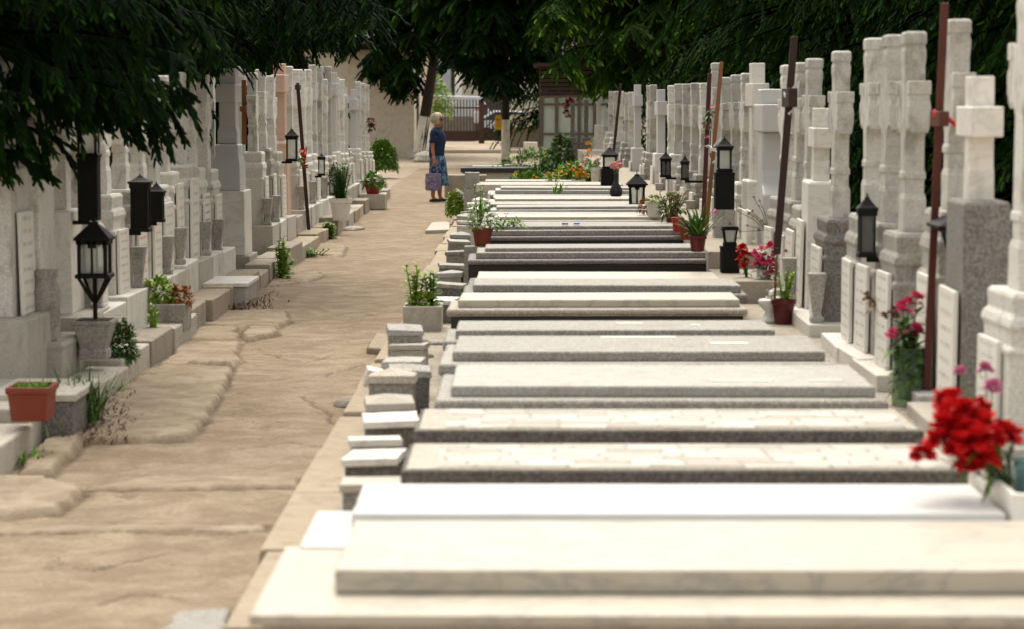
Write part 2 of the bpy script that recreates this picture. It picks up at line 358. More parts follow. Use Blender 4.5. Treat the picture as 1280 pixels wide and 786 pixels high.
for y in ys:
    for i in range(nx+1):
        x = x0+(x1-x0)*i/nx; n1 = noise.noise(Vector((x*3.5, y*2.6, 5))); n2 = noise.noise(Vector((x*9, y*7, 2)))
        h = .016*noise.noise(Vector((x*1.1, y*.8, 0)))+.006*n1+.0035*n2; m = 0; e = 0
        for (P, th, ew), (ax, bx, ay, by) in zip(PATCH, BB):
            if ax < x < bx and ay < y < by:
                p = Vector((x+.025*n1+.016*noise.noise(Vector((x*17, y*13, 8))), y+.05*n1+.03*noise.noise(Vector((x*15, y*12, 3)))))
                d = min(seg_d(p, P[k-1], P[k]) for k in range(len(P))); d = d if inside(p, P) else -d
                f = max(0, min(1, d/ew)); f = f*f*(3-2*f); m = max(m, f); h = max(h, h+th*f) if f > 0 else h
                if -.035 < d < .012: e = max(e, (1-abs(d+.012)/.03)*(.45+.55*max(0, noise.noise(Vector((x*4, y*3, 1)))+.4)))
        pc = Vector((x+.05*n1+.02*n2, y+.09*n1+.05*n2))
        for C_ in CRACK:
            if abs(pc.y-C_[0].y) < 1.6:
                dc = min(seg_d(pc, C_[k], C_[k+1]) for k in range(len(C_)-1))
                if dc < .016: e = max(e, .85*(1-dc/.018)); h -= .008
        b.v.append((x, y, h)); att.append(m); ed.append(max(0, e))
for j in range(len(ys)-1):
    for i in range(nx): a = j*(nx+1)+i; b.face([a, a+1, a+nx+2, a+nx+1])
o = tag(b.build('path', M['path'], smooth=True), kind='structure')
a_ = o.data.attributes.new('slab', 'FLOAT', 'POINT'); a_.data.foreach_set('value', att)
a_ = o.data.attributes.new('soil', 'FLOAT', 'POINT'); a_.data.foreach_set('value', ed)
def flat_stone(name, pix, z0, th, mat):
    pts = [gp(px, py, z0).xy for px, py in pix]; out = []
    for k in range(len(pts)):
        a, c = pts[k], pts[(k+1) % len(pts)]; n = max(2, int((c-a).length/.05))
        for q in range(n): p = a.lerp(c, q/n); w = .02*noise.noise(Vector((p.x*12, p.y*10, z0*7))); out.append((p.x+w, p.y+w))
    b = MB(); b.prism_z(out, -.03, z0+th); return tag(b.build(name, mat, bevel=.02, seg=3), kind='structure')
flat_stone('path_slab', [(200, 792), (222, 769), (288, 765), (280, 800)], .02, .02, M['granite_light'])
flat_stone('path_slab', [(458, 438), (488, 441), (497, 423), (470, 419)], .02, .03, M['edging'])
flat_stone('path_slab', [(532, 291), (562, 290), (562, 279), (540, 281)], .02, .03, M['concrete_pale'])
# right edging strip and footing beneath the foot stones
b = MB()
for k in range(30):
    ya = 5+k*1.35; yb = ya+1.33; w = U(-.03, .03)
    b.box(-.97+w, -.70, ya, yb, -.03, .06+U(-.015, .02))
tag(b.build('path_edging', M['edging'], bevel=.015), kind='structure')
b = MB(); b.box(-.71, -.30, 8, 38, -.03, .20); b.box(-.30, 1.44, 5.4, 60, -.03, .10); b.box(1.44, 2.5, 7.9, 17, -.03, .34); b.box(1.44, 2.5, 17.002, 18.3, -.03, .50); b.box(1.44, 2.5, 18.302, 60, -.03, .63)
tag(b.build('grave_footing', M['concrete'], bevel=.01), kind='structure')
b = MB(); b.box(-3.6, -2.72, 8, 46.5, -.03, .11)
tag(b.build('left_footing', M['concrete'], bevel=.01), kind='structure')
r2 = random.Random(17)
b = MB()
for _ in range(170):
    x = r2.choice([-2.45+abs(r2.gauss(0, .15)), -2.45+abs(r2.gauss(0, .15)), -.98-abs(r2.gauss(0, .06))]); y = r2.uniform(7.5, 40); b.tint = r2.random()
    b.leaf(Vector((x, y, .03)), Vector((r2.uniform(-1, 1), r2.uniform(-1, 1), 0)), r2.uniform(.012, .028), r2.uniform(.005, .011), .05)
tag(b.build('fallen_leaves', M['litter'], tint=True), kind='stuff')
# a yard pavement in front of the gate, with its pale kerb
b = MB(); b.box(-4.2, 2.2, 88, 88.35, -.03, .10); tag(b.build('yard_kerb', M['concrete_pale'], bevel=.02), kind='structure')
b = MB(); b.box(-40, 40, 118, 127, -.05, -.012); tag(b.build('road', NT('asphalt').out((.06, .06, .06), .9)), kind='structure')

# ------------------------------------------------------------------ graves: slabs
SL = -.41; SR = 1.56
gslab = 'grave slabs in the long row'
def slab_marble(fy, h, th, Yb, xl, xr, ph, pf, pbk, pxl, mat, pmat, label):
    Y = gp(800, fy, h).y
    t = thing('grave_slab', label, 'grave slab', ((xl+xr)/2, Y, 0), gslab); c = (xl+xr)/2
    def rel(x): return x-c
    b = MB(); b.box(rel(pxl)+.03, rel(xr)+.25, pf-Y+.03, pbk-Y, -.03, ph-.03); b.build('base', M['concrete_pale'], t, bevel=.006)
    b = MB(); b.box(rel(pxl), rel(xr)+.3, pf-Y, pbk-Y, ph-.03, ph); b.build('plinth', pmat, t, bevel=.006)
    b = MB(); b.worn(rel(xl), rel(xr), 0, Yb-Y, ph+.002, h, .002, .006); b.build('top_slab', mat, t, bevel=.006, seg=3)
    return t
# the two nearest, marble
hA = .56; YA = gp(800, 712, hA).y
slab_marble(712, hA, .07, gp(800, 650, hA).y, gp(418, 712, hA).x, 1.75, .497, gp(500, 768, .497).y, gp(500, 682, .497).y, gp(311, 768, .497).x, M['marble_cream'], M['marble_cream'], 'thick cream marble grave slab on a wide plinth, nearest of all to the camera')
hB = .55; Yb_ = gp(800, 641, hB).y
slab_marble(641, hB, .05, gp(800, 604, hB).y, gp(437, 645, hB).x, gp(1262, 645, hB).x, .505, gp(420, 684, .505).y+.02, gp(420, 638, .505).y, gp(374, 682, .505).x, M['marble_white'], M['marble_white'], 'smooth pure white marble grave slab, second from the camera behind the thick cream one')
def slab_mosaic(fy, depth, xl, xr, label, h=.5, th=.068):
    Y = gp(800, fy, h).y; c = (xl+xr)/2; hw = (xr-xl)/2
    t = thing('grave_slab', label, 'grave slab', (c, Y, 0), gslab)
    b = MB(); b.box(-hw+.06, hw-.06, .05, depth, -.03, h-th); b.build('base', M['concrete'], t)
    b = MB(); b.worn(-hw, hw, 0, depth, h-th+.002, h, .006, .016); b.build('top_slab', M['slab_edge'], t, bevel=.006)
    b = MB(); b.box(-hw+.02, hw-.02, .02, depth-.02, h-.004, h+.004); b.build('border', M['terrazzo_tan'], t)
    b = MB(); b.box(-hw+.12, hw-.05, .05, depth-.05, h-.003, h+.008); b.build('mosaic', M['mosaic'], t)
    return Y
slab_mosaic(588, .66, SL, SR-.02, 'slab with a white and tan mosaic top and rough dark edge, just behind the pure white slab')
slab_mosaic(538, .66, SL, SR, 'slab with a white and tan mosaic top, second of the two mosaic slabs from the camera', h=.50)
def slab_moulded(fy, depth, xl, xr, label, mat, tmat, bmat, h=.5, steps=1, patch_=None, gap=.06, base_in=.10, inset=.07, th=.065):
    Y = gp(750, fy, h-.045).y; c = (xl+xr)/2; hw = (xr-xl)/2
    t = thing('grave_slab', label, 'grave slab', (c, Y, 0), gslab); rs = random.Random(int(Y*977)); t.rotation_euler = (rs.uniform(-.006, .008), rs.uniform(-.006, .006), rs.uniform(-.012, .012)); t.location.z = rs.uniform(-.015, .012)
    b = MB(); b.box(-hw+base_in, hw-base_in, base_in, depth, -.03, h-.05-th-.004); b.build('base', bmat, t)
    b = MB()
    b.worn(-hw, hw, 0, depth, h-.05-th, h-.05, .004, .014); b.build('lower_slab', mat, t, bevel=.022, seg=4)
    i1 = inset
    b = MB(); b.worn(-hw+i1, hw-i1*.6, i1*1.6, depth-.03, h-.052, h, .004, .012); b.build('top_slab', tmat, t, bevel=.012, seg=3)
    if steps > 1:
        b = MB(); b.box(-hw+i1*2, hw-i1*1.4, i1*3.2, depth-.08, h-.002, h+.03); b.build('upper_slab', tmat, t, bevel=.01, seg=3)
    if patch_:
        b = MB(); zt = h+(.03 if steps > 1 else 0)
        for (u0, u1, v0, v1) in patch_: b.box(-hw+2*hw*u0, -hw+2*hw*u1, depth*v0, depth*v1, zt-.003, zt+.0025)
        b.build('inlay', M['ped_pale'], t)
    return Y
T = M
slab_moulded(499, 1.0, SL+.03, 1.63, 'pale grey moulded slab with two small white inlays, behind the mosaic slabs', M['granite_light'], M['terrazzo'], M['brown_stone'], patch_=[(.62, .76, .28, .36), (.84, .92, .3, .38)])
slab_moulded(450, .95, SL, 1.575, 'bluish grey moulded slab with a wide stepped edge and white inlay strip', M['granite_light'], M['granite_light'], M['black_stone'], steps=1, h=.53, base_in=.02, patch_=[(.42, .62, .82, .9), (.7, .8, .5, .58)])
slab_moulded(424, .76, SL-.02, 1.47, 'flat grey granite slab with a cream left end and one white inlay', M['granite_light'], M['granite_light'], M['concrete_pale'], patch_=[(.52, .6, .62, .74), (.74, .77, .5, .6)], gap=.02)
slab_moulded(386, .75, SL-.04, 1.39, 'cream stepped slab with a black shadow gap beneath it, left of the marble urn', M['terrazzo_tan'], M['marble_cream'], M['black_stone'], h=.56, th=.04, base_in=.03)  # base coloured black to paint in the shade of the gap beneath
slab_moulded(368, .72, SL+.03, 1.50, 'grey granite slab with rounded ledges between two cream slabs', M['granite'], M['granite_light'], M['brown_stone'], h=.56)
slab_moulded(356, .9, SL+.02, 1.57, 'pale cream-topped slab with a grey front edge, level with the square planter', M['granite'], M['marble_cream'], M['brown_stone'], h=.51)
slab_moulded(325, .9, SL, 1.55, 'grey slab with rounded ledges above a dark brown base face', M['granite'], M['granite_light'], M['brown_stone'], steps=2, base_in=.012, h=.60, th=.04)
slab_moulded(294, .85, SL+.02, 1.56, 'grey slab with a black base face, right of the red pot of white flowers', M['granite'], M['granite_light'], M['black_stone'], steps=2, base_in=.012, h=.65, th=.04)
Y = 22.5; looks = ['grey slab with a dark top joint and two bright blue bits lying on it', 'cream slab with a thin brown joint', 'white slab with a grey front ledge', 'pale pinkish slab with a sharp edge', 'light grey slab with a rounded ledge', 'white stepped slab', 'grey white slab with a thick front lip', 'white slab above a black shadow gap']
mats = [('granite', 'granite_light', 'concrete'), ('terrazzo_tan', 'marble_cream', 'brown_stone'), ('granite_light', 'terrazzo', 'brown_stone'), ('terrazzo_tan', 'terrazzo', 'concrete_pale'), ('granite_light', 'terrazzo', 'concrete'), ('terrazzo', 'marble_cream', 'brown_stone'), ('granite_light', 'terrazzo', 'concrete'), ('terrazzo', 'terrazzo', 'black_stone')]  # last base is black stone, painting in the shadow gap under that slab
for k, lk in enumerate(looks):
    py = None; t = None
    yy = Y+k*1.13+(.2 if k == 7 else 0); hh_ = .66 if k == 7 else .62
    r_ = Vector((0, yy, hh_-.045-CAMZ)); q = CM.transposed() @ r_; py = 393-q.y/(-q.z)*FPX
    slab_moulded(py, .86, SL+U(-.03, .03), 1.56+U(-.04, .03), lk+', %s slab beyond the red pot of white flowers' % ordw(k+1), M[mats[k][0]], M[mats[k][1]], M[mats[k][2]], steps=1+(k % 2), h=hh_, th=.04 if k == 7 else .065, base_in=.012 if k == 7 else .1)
# far slabs
def slab_block(Y, xl, xr, h, depth, mat, label):
    t = thing('grave_slab', label, 'grave slab', ((xl+xr)/2, Y, 0), gslab); hw = (xr-xl)/2
    b = MB(); b.box(-hw+.05, hw-.05, .05, depth-.05, -.03, h-.10); b.build('base', M['concrete_pale'], t)
    b = MB(); b.box(-hw, hw, 0, depth, h-.10, h); b.build('top_slab', mat, t, bevel=.012)
slab_block(32.6, -.44, 1.5, .55, .9, M['marble_head'], 'plain white slab with the black lantern box at its right end')
slab_block(34.0, -.62, 1.45, .62, 1.2, M['concrete_pale'], 'broad pale concrete slab with a spiky plant on its front edge')
slab_block(38.0, -.5, 1.5, .42, 1.0, M['terrazzo_tan'], 'low tan slab half hidden by the flower pots at the far end')
slab_block(41.0, -.6, .9, .45, .9, M['terrazzo'], 'pale slab with weeds along it, in the overgrown far plots')
slab_block(46.5, -1.15, 1.2, .53, .9, M['black_stone'], 'black polished slab at the far end, behind the woman\'s bag')
slab_block(60, -1.2, -.42, .22, .8, M['marble_white'], 'low white marble slab left half, lying before the whitewashed trunk')
slab_block(60.2, -.39, .45, .24, .8, M['marble_white'], 'low white marble slab right half, beside the green weeds')
b = MB(); b.box(-.075, -.02, -.03, .03, 0, .015); b.box(.03, .085, -.02, .04, 0, .015)
tag(b.build('plastic_scrap', NT('bright_blue_plastic').out((.02, .13, .62), .4), loc=gp(713, 281, .682), bevel=.005), 'two bright blue plastic scraps lying on a grey slab', 'plastic scrap')

# ------------------------------------------------------------------ foot stones
gfs = 'foot stones along the path'
def foot_stone(x, Y, h, w, d, kind, label, mats_=('ped_stone', 'marble_head')):
    t = thing('foot_stone', label, 'foot stone', (x+U(-.03, .03), Y, .19), gfs, rz=U(-.14, .14)); t.rotation_euler.x = U(-.05, .05); t.rotation_euler.y = U(-.06, .06); h -= .19; h += U(-.03, .02)
    b = MB(); b.worn(-w, w, 0, d, 0, h-.03 if kind == 'flat' else h-.02, .010, .03, .04); b.build('block', M[mats_[0]], t, bevel=.006)
    b = MB()
    if kind == 'flat': b.worn(-w-.01, w+.01, -.012, d+.01, h-.03, h, .008, .02, .04)
    else:
        b.loft4([[(cx_-hx, d/2-hy, z), (cx_+hx, d/2-hy, z+tz), (cx_+hx, d/2+hy, z), (cx_-hx, d/2+hy, z-tz)] for cx_, hx, hy, z, tz in ((0, w+.01, d/2+.01, h-.025, 0), (0, w+.005, d/2, h+.01, U(-.012, .012)), (U(-.02, .02), w*U(.06, .2), d*.06, h+U(.025, .045), U(-.004, .004)))])
    b.build('cap', M[mats_[1]], t, bevel=.003)
for px, py, h, w, d, kind, lb, mm in [
    (467, 597, .43, .105, .24, 'flat', 'short block with a pinkish white cap, beside the pure white slab', ('granite_light', 'marble_cream')),
    (473, 566, .43, .10, .2, 'flat', 'rough grey block with a white cap, second foot stone from the camera', ('slab_edge', 'marble_head')),
    (472, 548, .40, .10, .14, 'flat', 'thin grey block with a white cap, third foot stone from the camera', ('ped_stone', 'marble_head')),
    (484, 522, .43, .11, .22, 'flat', 'dark grey block with a white cap, in line with the second mosaic slab', ('slab_edge', 'marble_head')),
    (492, 500, .36, .11, .2, 'pyr', 'yellowish stone with a low pyramid cap, nearest of the capped foot stones', ('concrete', 'concrete_pale')),
    (496, 477, .40, .11, .2, 'pyr', 'wide grey foot stone with a tan pyramid cap beside the cracked path edge', ('granite_light', 'terrazzo_tan')),
    (505, 462, .42, .10, .2, 'pyr', 'grey foot stone with a pyramid cap, beside the bluish grey slab', ('granite', 'granite_light')),
    (508, 446, .42, .10, .2, 'pyr', 'dark-bodied foot stone with a pale pyramid cap', ('slab_edge', 'terrazzo')),
    (507, 428, .36, .10, .22, 'flat', 'low cream-capped stone in front of the square planter', ('concrete_pale', 'marble_cream')),
    (512, 412, .42, .10, .2, 'pyr', 'pale grey foot stone with a pointed cap just before the square planter', ('granite_light', 'terrazzo')),
    (553, 372, .38, .10, .22, 'flat', 'flat white-topped foot stone just behind the square planter', ('granite', 'marble_head')),
    (557, 358, .40, .11, .2, 'flat', 'grey stepped foot stone, second beyond the square planter', ('granite', 'granite_light')),
    (560, 345, .42, .10, .2, 'pyr', 'pale foot stone with a pyramid cap, third beyond the square planter', ('terrazzo', 'terrazzo')),
    (560, 333, .40, .10, .2, 'flat', 'broad grey foot stone, fourth beyond the square planter', ('granite', 'granite_light')),
    (574, 311, .47, .09, .25, 'flat', 'square pale grey block with a flat top below the red pot', ('granite_light', 'granite_light'))]:
    p = gp(px, py, h); foot_stone(p.x, p.y, h, w, d, kind, lb, mm)
for k in range(11):
    Y = 24.2+k*.95
    foot_stone(-.60+U(-.03, .03), Y, .40+U(-.04, .05), .10, .22, 'pyr' if k % 3 == 1 else 'flat', 'white stacked foot stone, %s one beyond the red pot of white flowers' % ordw(k+1), (rng.choice(['terrazzo', 'marble_head', 'granite_light']), rng.choice(['marble_head', 'terrazzo'])))
# grey cube post at the end
p = at(590, 237, 34.6)
t = thing('foot_stone', 'tall grey stone cube topping the foot stones, right of the white and pink flowers', 'foot stone', (p.x, p.y, 0), gfs)
b = MB(); b.box(-.115, .115, 0, .25, .0, p.z); b.build('block', M['terrazzo'], t, bevel=.006)
b = MB(); b.box(-.105, .105, .01, .24, p.z+.01, p.z+.24); b.build('cap', M['granite_light'], t, bevel=.008)
# leaning loose slab on the path edge and rocks
def rock(name, px, py, r, mat, label, h=0, sq=.6):
    c = gp(px, py, h); b = MB(); n = 12
    b.loft4([[(rr*r*math.cos(2*math.pi*i/n)*(1+.3*noise.noise(Vector((i*.9, z*3, px)))), rr*r*math.sin(2*math.pi*i/n)*(1+.3*noise.noise(Vector((i*.9, z*3, py)))), z*r*sq) for i in range(n)] for rr, z in ((.8, -.3), (1, .1), (.85, .6), (.45, .9), (.1, 1))])
    return tag(b.build(name, mat, loc=c, bevel=.01), label, 'stone')
rock('loose_stone', 438, 507, .10, M['concrete'], 'rough brown rock lying loose on the right edge of the path')
for i_, (px_, py_, r_, lb_) in enumerate(((483, 492, .07, 'small tan rubble stone below the nearest pyramid-capped foot stone'), (494, 468, .06, 'small grey rubble stone between two pyramid caps'), (520, 470, .08, 'broken slab piece between foot stones and the grey moulded slab'), (528, 446, .07, 'pale broken piece left of the bluish grey slab'), (526, 428, .06, 'cream broken piece beside the flat grey slab'), (545, 430, .05, 'little dark rubble stone at the left end of the flat grey slab'))):
    rock('rubble_stone', px_, py_, r_, M[['concrete', 'granite_light', 'ped_pale', 'concrete_pale'][i_ % 4]], lb_, h=.20)
rock('loose_stone', 340, 296, .0001+.12, M['concrete_pale'], 'flat pale rock beside the tall weed at the left kerb')
rock('loose_stone', 442, 288, .17, M['concrete_pale'], 'whitish boulder on the left path edge below the white bucket', sq=.35)
b = MB(); b.rects(0, 0, [(.07, .14, 0), (.065, .13, .10)])
c = gp(466, 484, .06); tag(b.build('stone_tile', M['marble_head'], loc=(c.x, c.y+.1, .06), bevel=.005, rot=(.0, .25, .1)), 'small cream stone tile tilted against the foot stones', 'stone tile')

# ------------------------------------------------------------------ headstones with crosses
def cross_mesh(H, style, s, rg):
    """cross standing at z=0..H, arms along y"""
    b = MB(); az = H-.34; w = .062; tx = .047
    if style == 'slim':
        b.prism_x([(-.075, 0), (.075, 0), (.07, .13), (.055, .15), (.055, H), (-.055, H), (-.055, .15), (-.07, .13)], -.055, .055)
        b.box(-.068, .068, -.21, .21, H-.26, H-.13)
        return b
    if style == 'plain':
        b.prism_x([(-.11, 0), (.11, 0), (.10, H), (-.10, H)], -.055, .055)
        b.box(-.07, .07, -.27, .27, H-.36, H-.17)
        return b
    e = rg.uniform(.19, .23); w = rg.uniform(.066, .074); x = rg.uniform(.047, .053)
    b.rects(0, 0, [(x, w, 0), (x, w, H-.015), (x-.012, w-.015, H)])                       # shaft
    b.prism_x([(w-.001, az-.20), (w+.02, az-.155), (e-.05, az-.13), (e-.012, az-.15), (e, az-.135), (e, az+.075), (e-.012, az+.09), (w-.001, az+.09)], -x, x)
    b.prism_x([(-w+.001, az-.20), (-w-.02, az-.155), (-e+.05, az-.13), (-e+.012, az-.15), (-e, az-.135), (-e, az+.075), (-e+.012, az+.09), (-w+.001, az+.09)], -x, x)
    k = .006
    for sg in (-1, 1):
        y0_, y1_ = sorted((sg*(e-.07), sg*(e+k)))
        b.box(-x-k, x+k, y0_, y1_, az+.03, az+.1)
        y0_, y1_ = sorted((sg*(e-.05), sg*(e+k*.7)))
        b.loft4([[(-q, y0_, z), (q, y0_, z), (q, y1_, z), (-q, y1_, z)] for q, z in ((x-.008, az-.16), (x+.004, az-.10), (x+.006, az-.03), (x+.001, az+.0))])
    b.rects(0, 0, [(x+k, w+k, H-.055), (x+k, w+k, H+.002), (x-.006, w-.01, H+.012)])
    b.rects(0, 0, [(x-.004, w-.004, H-.2), (x+.004, w+.004, H-.13), (x+.005, w+.005, H-.09), (x+.001, w+.001, H-.07)])
    b.rects(0, 0, [(x+.008, w+.02, -.0), (x+.008, w+.018, .17), (x+.001, w+.001, .2)])
    b.rects(0, 0, [(x+.007, w+.008, .27), (x+.007, w+.008, .30), (x+.001, w+.001, .315)])
    return b
def letters(rg, w, h, rows):
    b = MB()
    for r in range(rows):
        z = h*(.9-.8*r/max(1, rows-1)); y = -w*.8
        end = w*rg.uniform(.45, .8)
        while y < end:
            l = rg.uniform(.008, .02); b.box(-.001, .002, y, y+l, z-.009, z+.009); y += l+rg.choice([.007, .007, .02])
    return b
def headstone(px_x, Y, s, top, pedh, label, group, cs='round', cm='cross_stone', pm='ped_stone', plaque=True, plh=None, base_h=.42, vase=False, mark='grey_mark', basem=None, pedstyle='step', tag_name='cross_headstone', bw=.44, lean=None, dir_y=None):
    """s = +1: front faces +x (left row), -1: front faces -x (right row). px_x = x of the cross"""
    rg = random.Random(int(Y*1000)+(5 if s > 0 else 9))
    t = thing(tag_name, label, 'headstone', (px_x, Y, 0), group)
    t.rotation_euler = (rg.uniform(-.012, .012), rg.uniform(-.008, .008), rg.uniform(-.03, .03))
    fx = s*.13
    b = MB(); xs = sorted((-s*.2, s*.24)); b.box(xs[0], xs[1], -bw, bw, -.03, base_h)
    b.build('base', M[basem or rg.choice(['concrete_pale', 'ped_pale', 'ped_pale', 'plaque'])], t, bevel=.008)
    b = MB(); hy = .26
    if pedstyle == 'step':
        k = pedh-base_h
        b.rects(0, 0, [(.125, hy, base_h), (.125, hy, base_h+k*.58), (.135, hy+.012, base_h+k*.60), (.135, hy+.012, base_h+k*.63), (.118, hy-.02, base_h+k*.65), (.118, hy-.02, base_h+k*.74), (.130, hy, base_h+k*.78), (.122, hy-.01, base_h+k*.83), (.108, hy-.04, base_h+k*.86), (.112, hy-.03, base_h+k*.97), (.10, hy-.045, base_h+k)])
    elif pedstyle == 'block':
        b.rects(0, 0, [(.105, .24, base_h), (.1, .23, pedh-.015), (.09, .215, pedh)])
    else:   # waist: two blocks with a scroll
        k = pedh-base_h
        b.rects(0, 0, [(.14, hy, base_h), (.14, hy, base_h+k*.35), (.115, hy-.03, base_h+k*.37), (.115, hy-.03, base_h+k*.8), (.13, hy, base_h+k*.84), (.13, hy, base_h+k*.92), (.1, hy-.05, base_h+k)])
    b.build('pedestal', M[pm], t, bevel=.004, seg=1)
    cb = cross_mesh(top-pedh, cs, s, rg); c = cb.build('cross', M[cm], t, loc=(0, 0, pedh-.003), bevel=.006, seg=2)
    if plaque:
        ph = (plh or (pedh-base_h)*rg.uniform(.6, .74)); pw = rg.uniform(.17, .21)
        b = MB(); b.box(-.011, .011, -pw, pw, 0, ph)
        ln = rg.uniform(.0, .02) if lean is None else lean
        o = b.build('plaque', M[{'grey_mark': 'plaque_grey', 'red_mark': 'plaque_red', 'dark_mark': 'plaque_dark'}[mark]], t, loc=(s*((.142 if pedstyle == 'step' else .125)+ph*ln*.9), rg.uniform(-.03, .03), base_h+.002), bevel=.004, rot=(0, -s*ln, 0))
    if vase:
        b = MB(); sd = rg.choice([-1, 1])
        b.rects(s*.175, -.3, [(.04, .045, base_h), (.04, .045, base_h+.03), (.026, .03, base_h+.05), (.05, .06, base_h+.27), (.055, .065, base_h+.30)])
        b.build('vase', M['ped_stone'], t, bevel=.006)
    return t
gR = 'headstones of the right-hand row'; gL = 'headstones of the left-hand row'
def hY(x, px): return FPX*x/(px-VPX)
def hz(py, Y): return at(650, py, Y).z
XR = 2.0; XL = -2.95
Rrow = [ # px, ytop, yped, dict, label
    (1284, -25, 362, dict(cm='cross_clean', pm='ped_pale', base_h=.45), 'pale cross headstone cut by the right edge, above the red carnations'),
    (1224, 95, 250, dict(cs='slim', cm='marble_head', pm='granite', pedstyle='block', base_h=.40, plh=.55), 'slim white marble cross on a tall speckled granite block'),
    (1195, 27, 262, dict(cm='cross_stone', pm='ped_stone', xr=2.08), 'dark-stained cross behind the red-brown pole, tallest in the right row'),
    (1141, 42, 290, dict(cm='cross_stone', pm='ped_stone'), 'stained cross on a stepped pedestal left of the red-brown pole, with pink flowers in front'),
    (1112, 46, 278, dict(cm='cross_stone', pm='ped_stone'), 'middle of three close stained crosses left of the red-brown pole'),
    (1091, 50, 268, dict(cm='cross_stone', pm='ped_stone'), 'leftmost of three close stained crosses left of the red-brown pole'),
    (1049, 66, 272, dict(cm='cross_stone', pm='granite', vase=True), 'stained cross standing alone on a speckled pedestal with a cream plaque'),
    (1023, 135, 226, dict(cs='slim', cm='marble_head', pm='marble_head', pedstyle='block', base_h=.40, basem='marble_head'), 'low white marble cross on a smooth white marble pedestal'),
    (1013, 75, 258, dict(cm='cross_stone', vase=True), 'grey cross close behind the low white marble cross'),
    (1000, 80, 250, dict(cm='cross_stone'), 'grey cross half hidden behind the dark leaning pole with a white ribbon'),
    (986, 83, 246, dict(cm='cross_clean'), 'grey cross just left of the dark leaning pole with a white ribbon'),
    None,
    (946, 79, 225, dict(cs='plain', cm='marble_head', pm='marble_head', pedstyle='block', basem='marble_head'), 'tall plain white marble cross beside the broad white stele'),
    (933, 93, 228, dict(cm='cross_clean', pm='ped_pale'), 'pale grey cross touching the tall plain white one on its left'),
    (921, 95, 230, dict(cm='cross_stone'), 'grey cross just right of the black lantern column'),
    (908, 98, 225, dict(cm='cross_stone'), 'dark grey cross behind the black lantern column'),
    (895, 80, 225, dict(cm='cross_stone'), 'grey cross crossed by the orange wooden pole')]
for i, r in enumerate(Rrow):
    if not r: continue
    px, yt, yp, kw, lb = r; xr = kw.pop('xr', XR); Y = hY(xr, px)
    headstone(xr, Y, -1, hz(yt, Y), hz(yp, Y), lb, gR, **kw)
far = [(880, 105), (868, 105), (858, 106), (848, 106), (839, 108), ('w', 826, 112), (816, 107), (812, 108), ('o', 798, 106), (789, 116), (784, 117), (775, 115), (769, 115), (763, 115), ('w', 757, 140), ('w', 748, 112)]
for i, r in enumerate(far):
    if r[0] == 'w':
        _, px, yt = r; Y = hY(XR, px)
        headstone(XR, Y, -1, hz(yt, Y), hz(yt, Y)-.9, ['plain white cross, nearest white one in the far half of the right row', 'low white cross, last but one of the right row', 'tall white cross at the far end of the right row'][{826: 0, 757: 1, 748: 2}[px]], gR, cs='plain', cm='marble_white', pm='marble_head', pedstyle='block', base_h=.42)
    elif r[0] == 'o':
        _, px, yt = r; Y = hY(XR, px)
        headstone(XR-.02, Y, -1, hz(yt, Y), hz(185, Y), 'broad white obelisk-like headstone towering over the house-shaped lantern', gR, cs='plain', cm='marble_white', pm='marble_white', pedstyle='block', base_h=.42, basem='marble_head')
    else:
        px, yt = r; Y = hY(XR, px)
        headstone(XR, Y, -1, hz(yt, Y), 1.05+U(-.08, .1), 'narrow grey cross headstone, %s beyond the orange wooden pole in the right row' % ordw(i+1), gR, cm=rng.choice(['cross_stone', 'cross_clean', 'cross_clean']), pm=rng.choice(['ped_pale', 'ped_stone']), vase=i % 2 == 0)
# broad white stele
Y = hY(2.03, 964); t = thing('stele', 'broad smooth white marble stele with a scrolled shoulder in the right row', 'headstone', (2.03, Y, 0), gR)
h1 = hz(112, Y); h2 = hz(165, Y)
b = MB(); b.box(-.32, .16, -.42, .42, -.03, .42); b.build('base', M['marble_head'], t, bevel=.008)
b = MB(); b.prism_x([(-.3, .422), (.3, .422), (.3, h2-.5), (.2, h2-.42), (.17, h2-.3), (.17, h2), (-.17, h2), (-.17, h2-.3), (-.2, h2-.42), (-.3, h2-.5)], -.10, .10); b.build('body', M['marble_white'], t, bevel=.015)
b = MB(); b.box(-.115, .115, -.36, .36, h2+.001, h1-.12); b.box(-.105, .105, -.17, .17, h1-.121, h1); b.build('cross', M['marble_white'], t, bevel=.012)
b = MB(); b.box(-.22, -.17, -.2, .2, .422, .9); b.build('plaque', M['marble_head'], t, bevel=.005)

# left row
def Lpx(Y): return VPX+FPX*XL/Y
def left(px, yt, yp, lb, **kw):
    Y = hY(XL, px); 
    return headstone(XL, Y, +1, hz(yt, Y), hz(yp, Y), lb, gL, **kw)
Y0 = hY(-3.05, 2)
headstone(-3.05, Y0, 1, 2.1, 1.38, 'big stone headstone with a cream plaque at the left edge, nearest of its row', gL, cm='cross_stone', pm='ped_pale', base_h=.52, pedstyle='block', plh=.6, basem='concrete_pale', lean=.03)
left(76, 110, 262, 'white headstone with smooth tall sides right of the two red carnations', cs='plain', cm='ped_pale', pm='marble_head', pedstyle='block', base_h=.42, plaque=False, basem='concrete_pale')
left(97, 90, 262, 'grey headstone with plaque behind the tall black lantern box', cm='cross_clean', pm='ped_pale', base_h=.4, vase=True)
left(128, 95, 243, 'pale cross headstone just right of the tall black lantern box', cm='cross_clean', pm='ped_pale', base_h=.42)
left(152, 95, 236, 'grey headstone whose plaque has faded red lettering', cm='cross_clean', pm='ped_pale', base_h=.42, mark='red_mark', vase=True, plh=.5)
left(172, 100, 236, 'grey headstone with a long white plaque beside the two dark lantern roofs', cm='cross_clean', pm='ped_pale', base_h=.42, plh=.5)
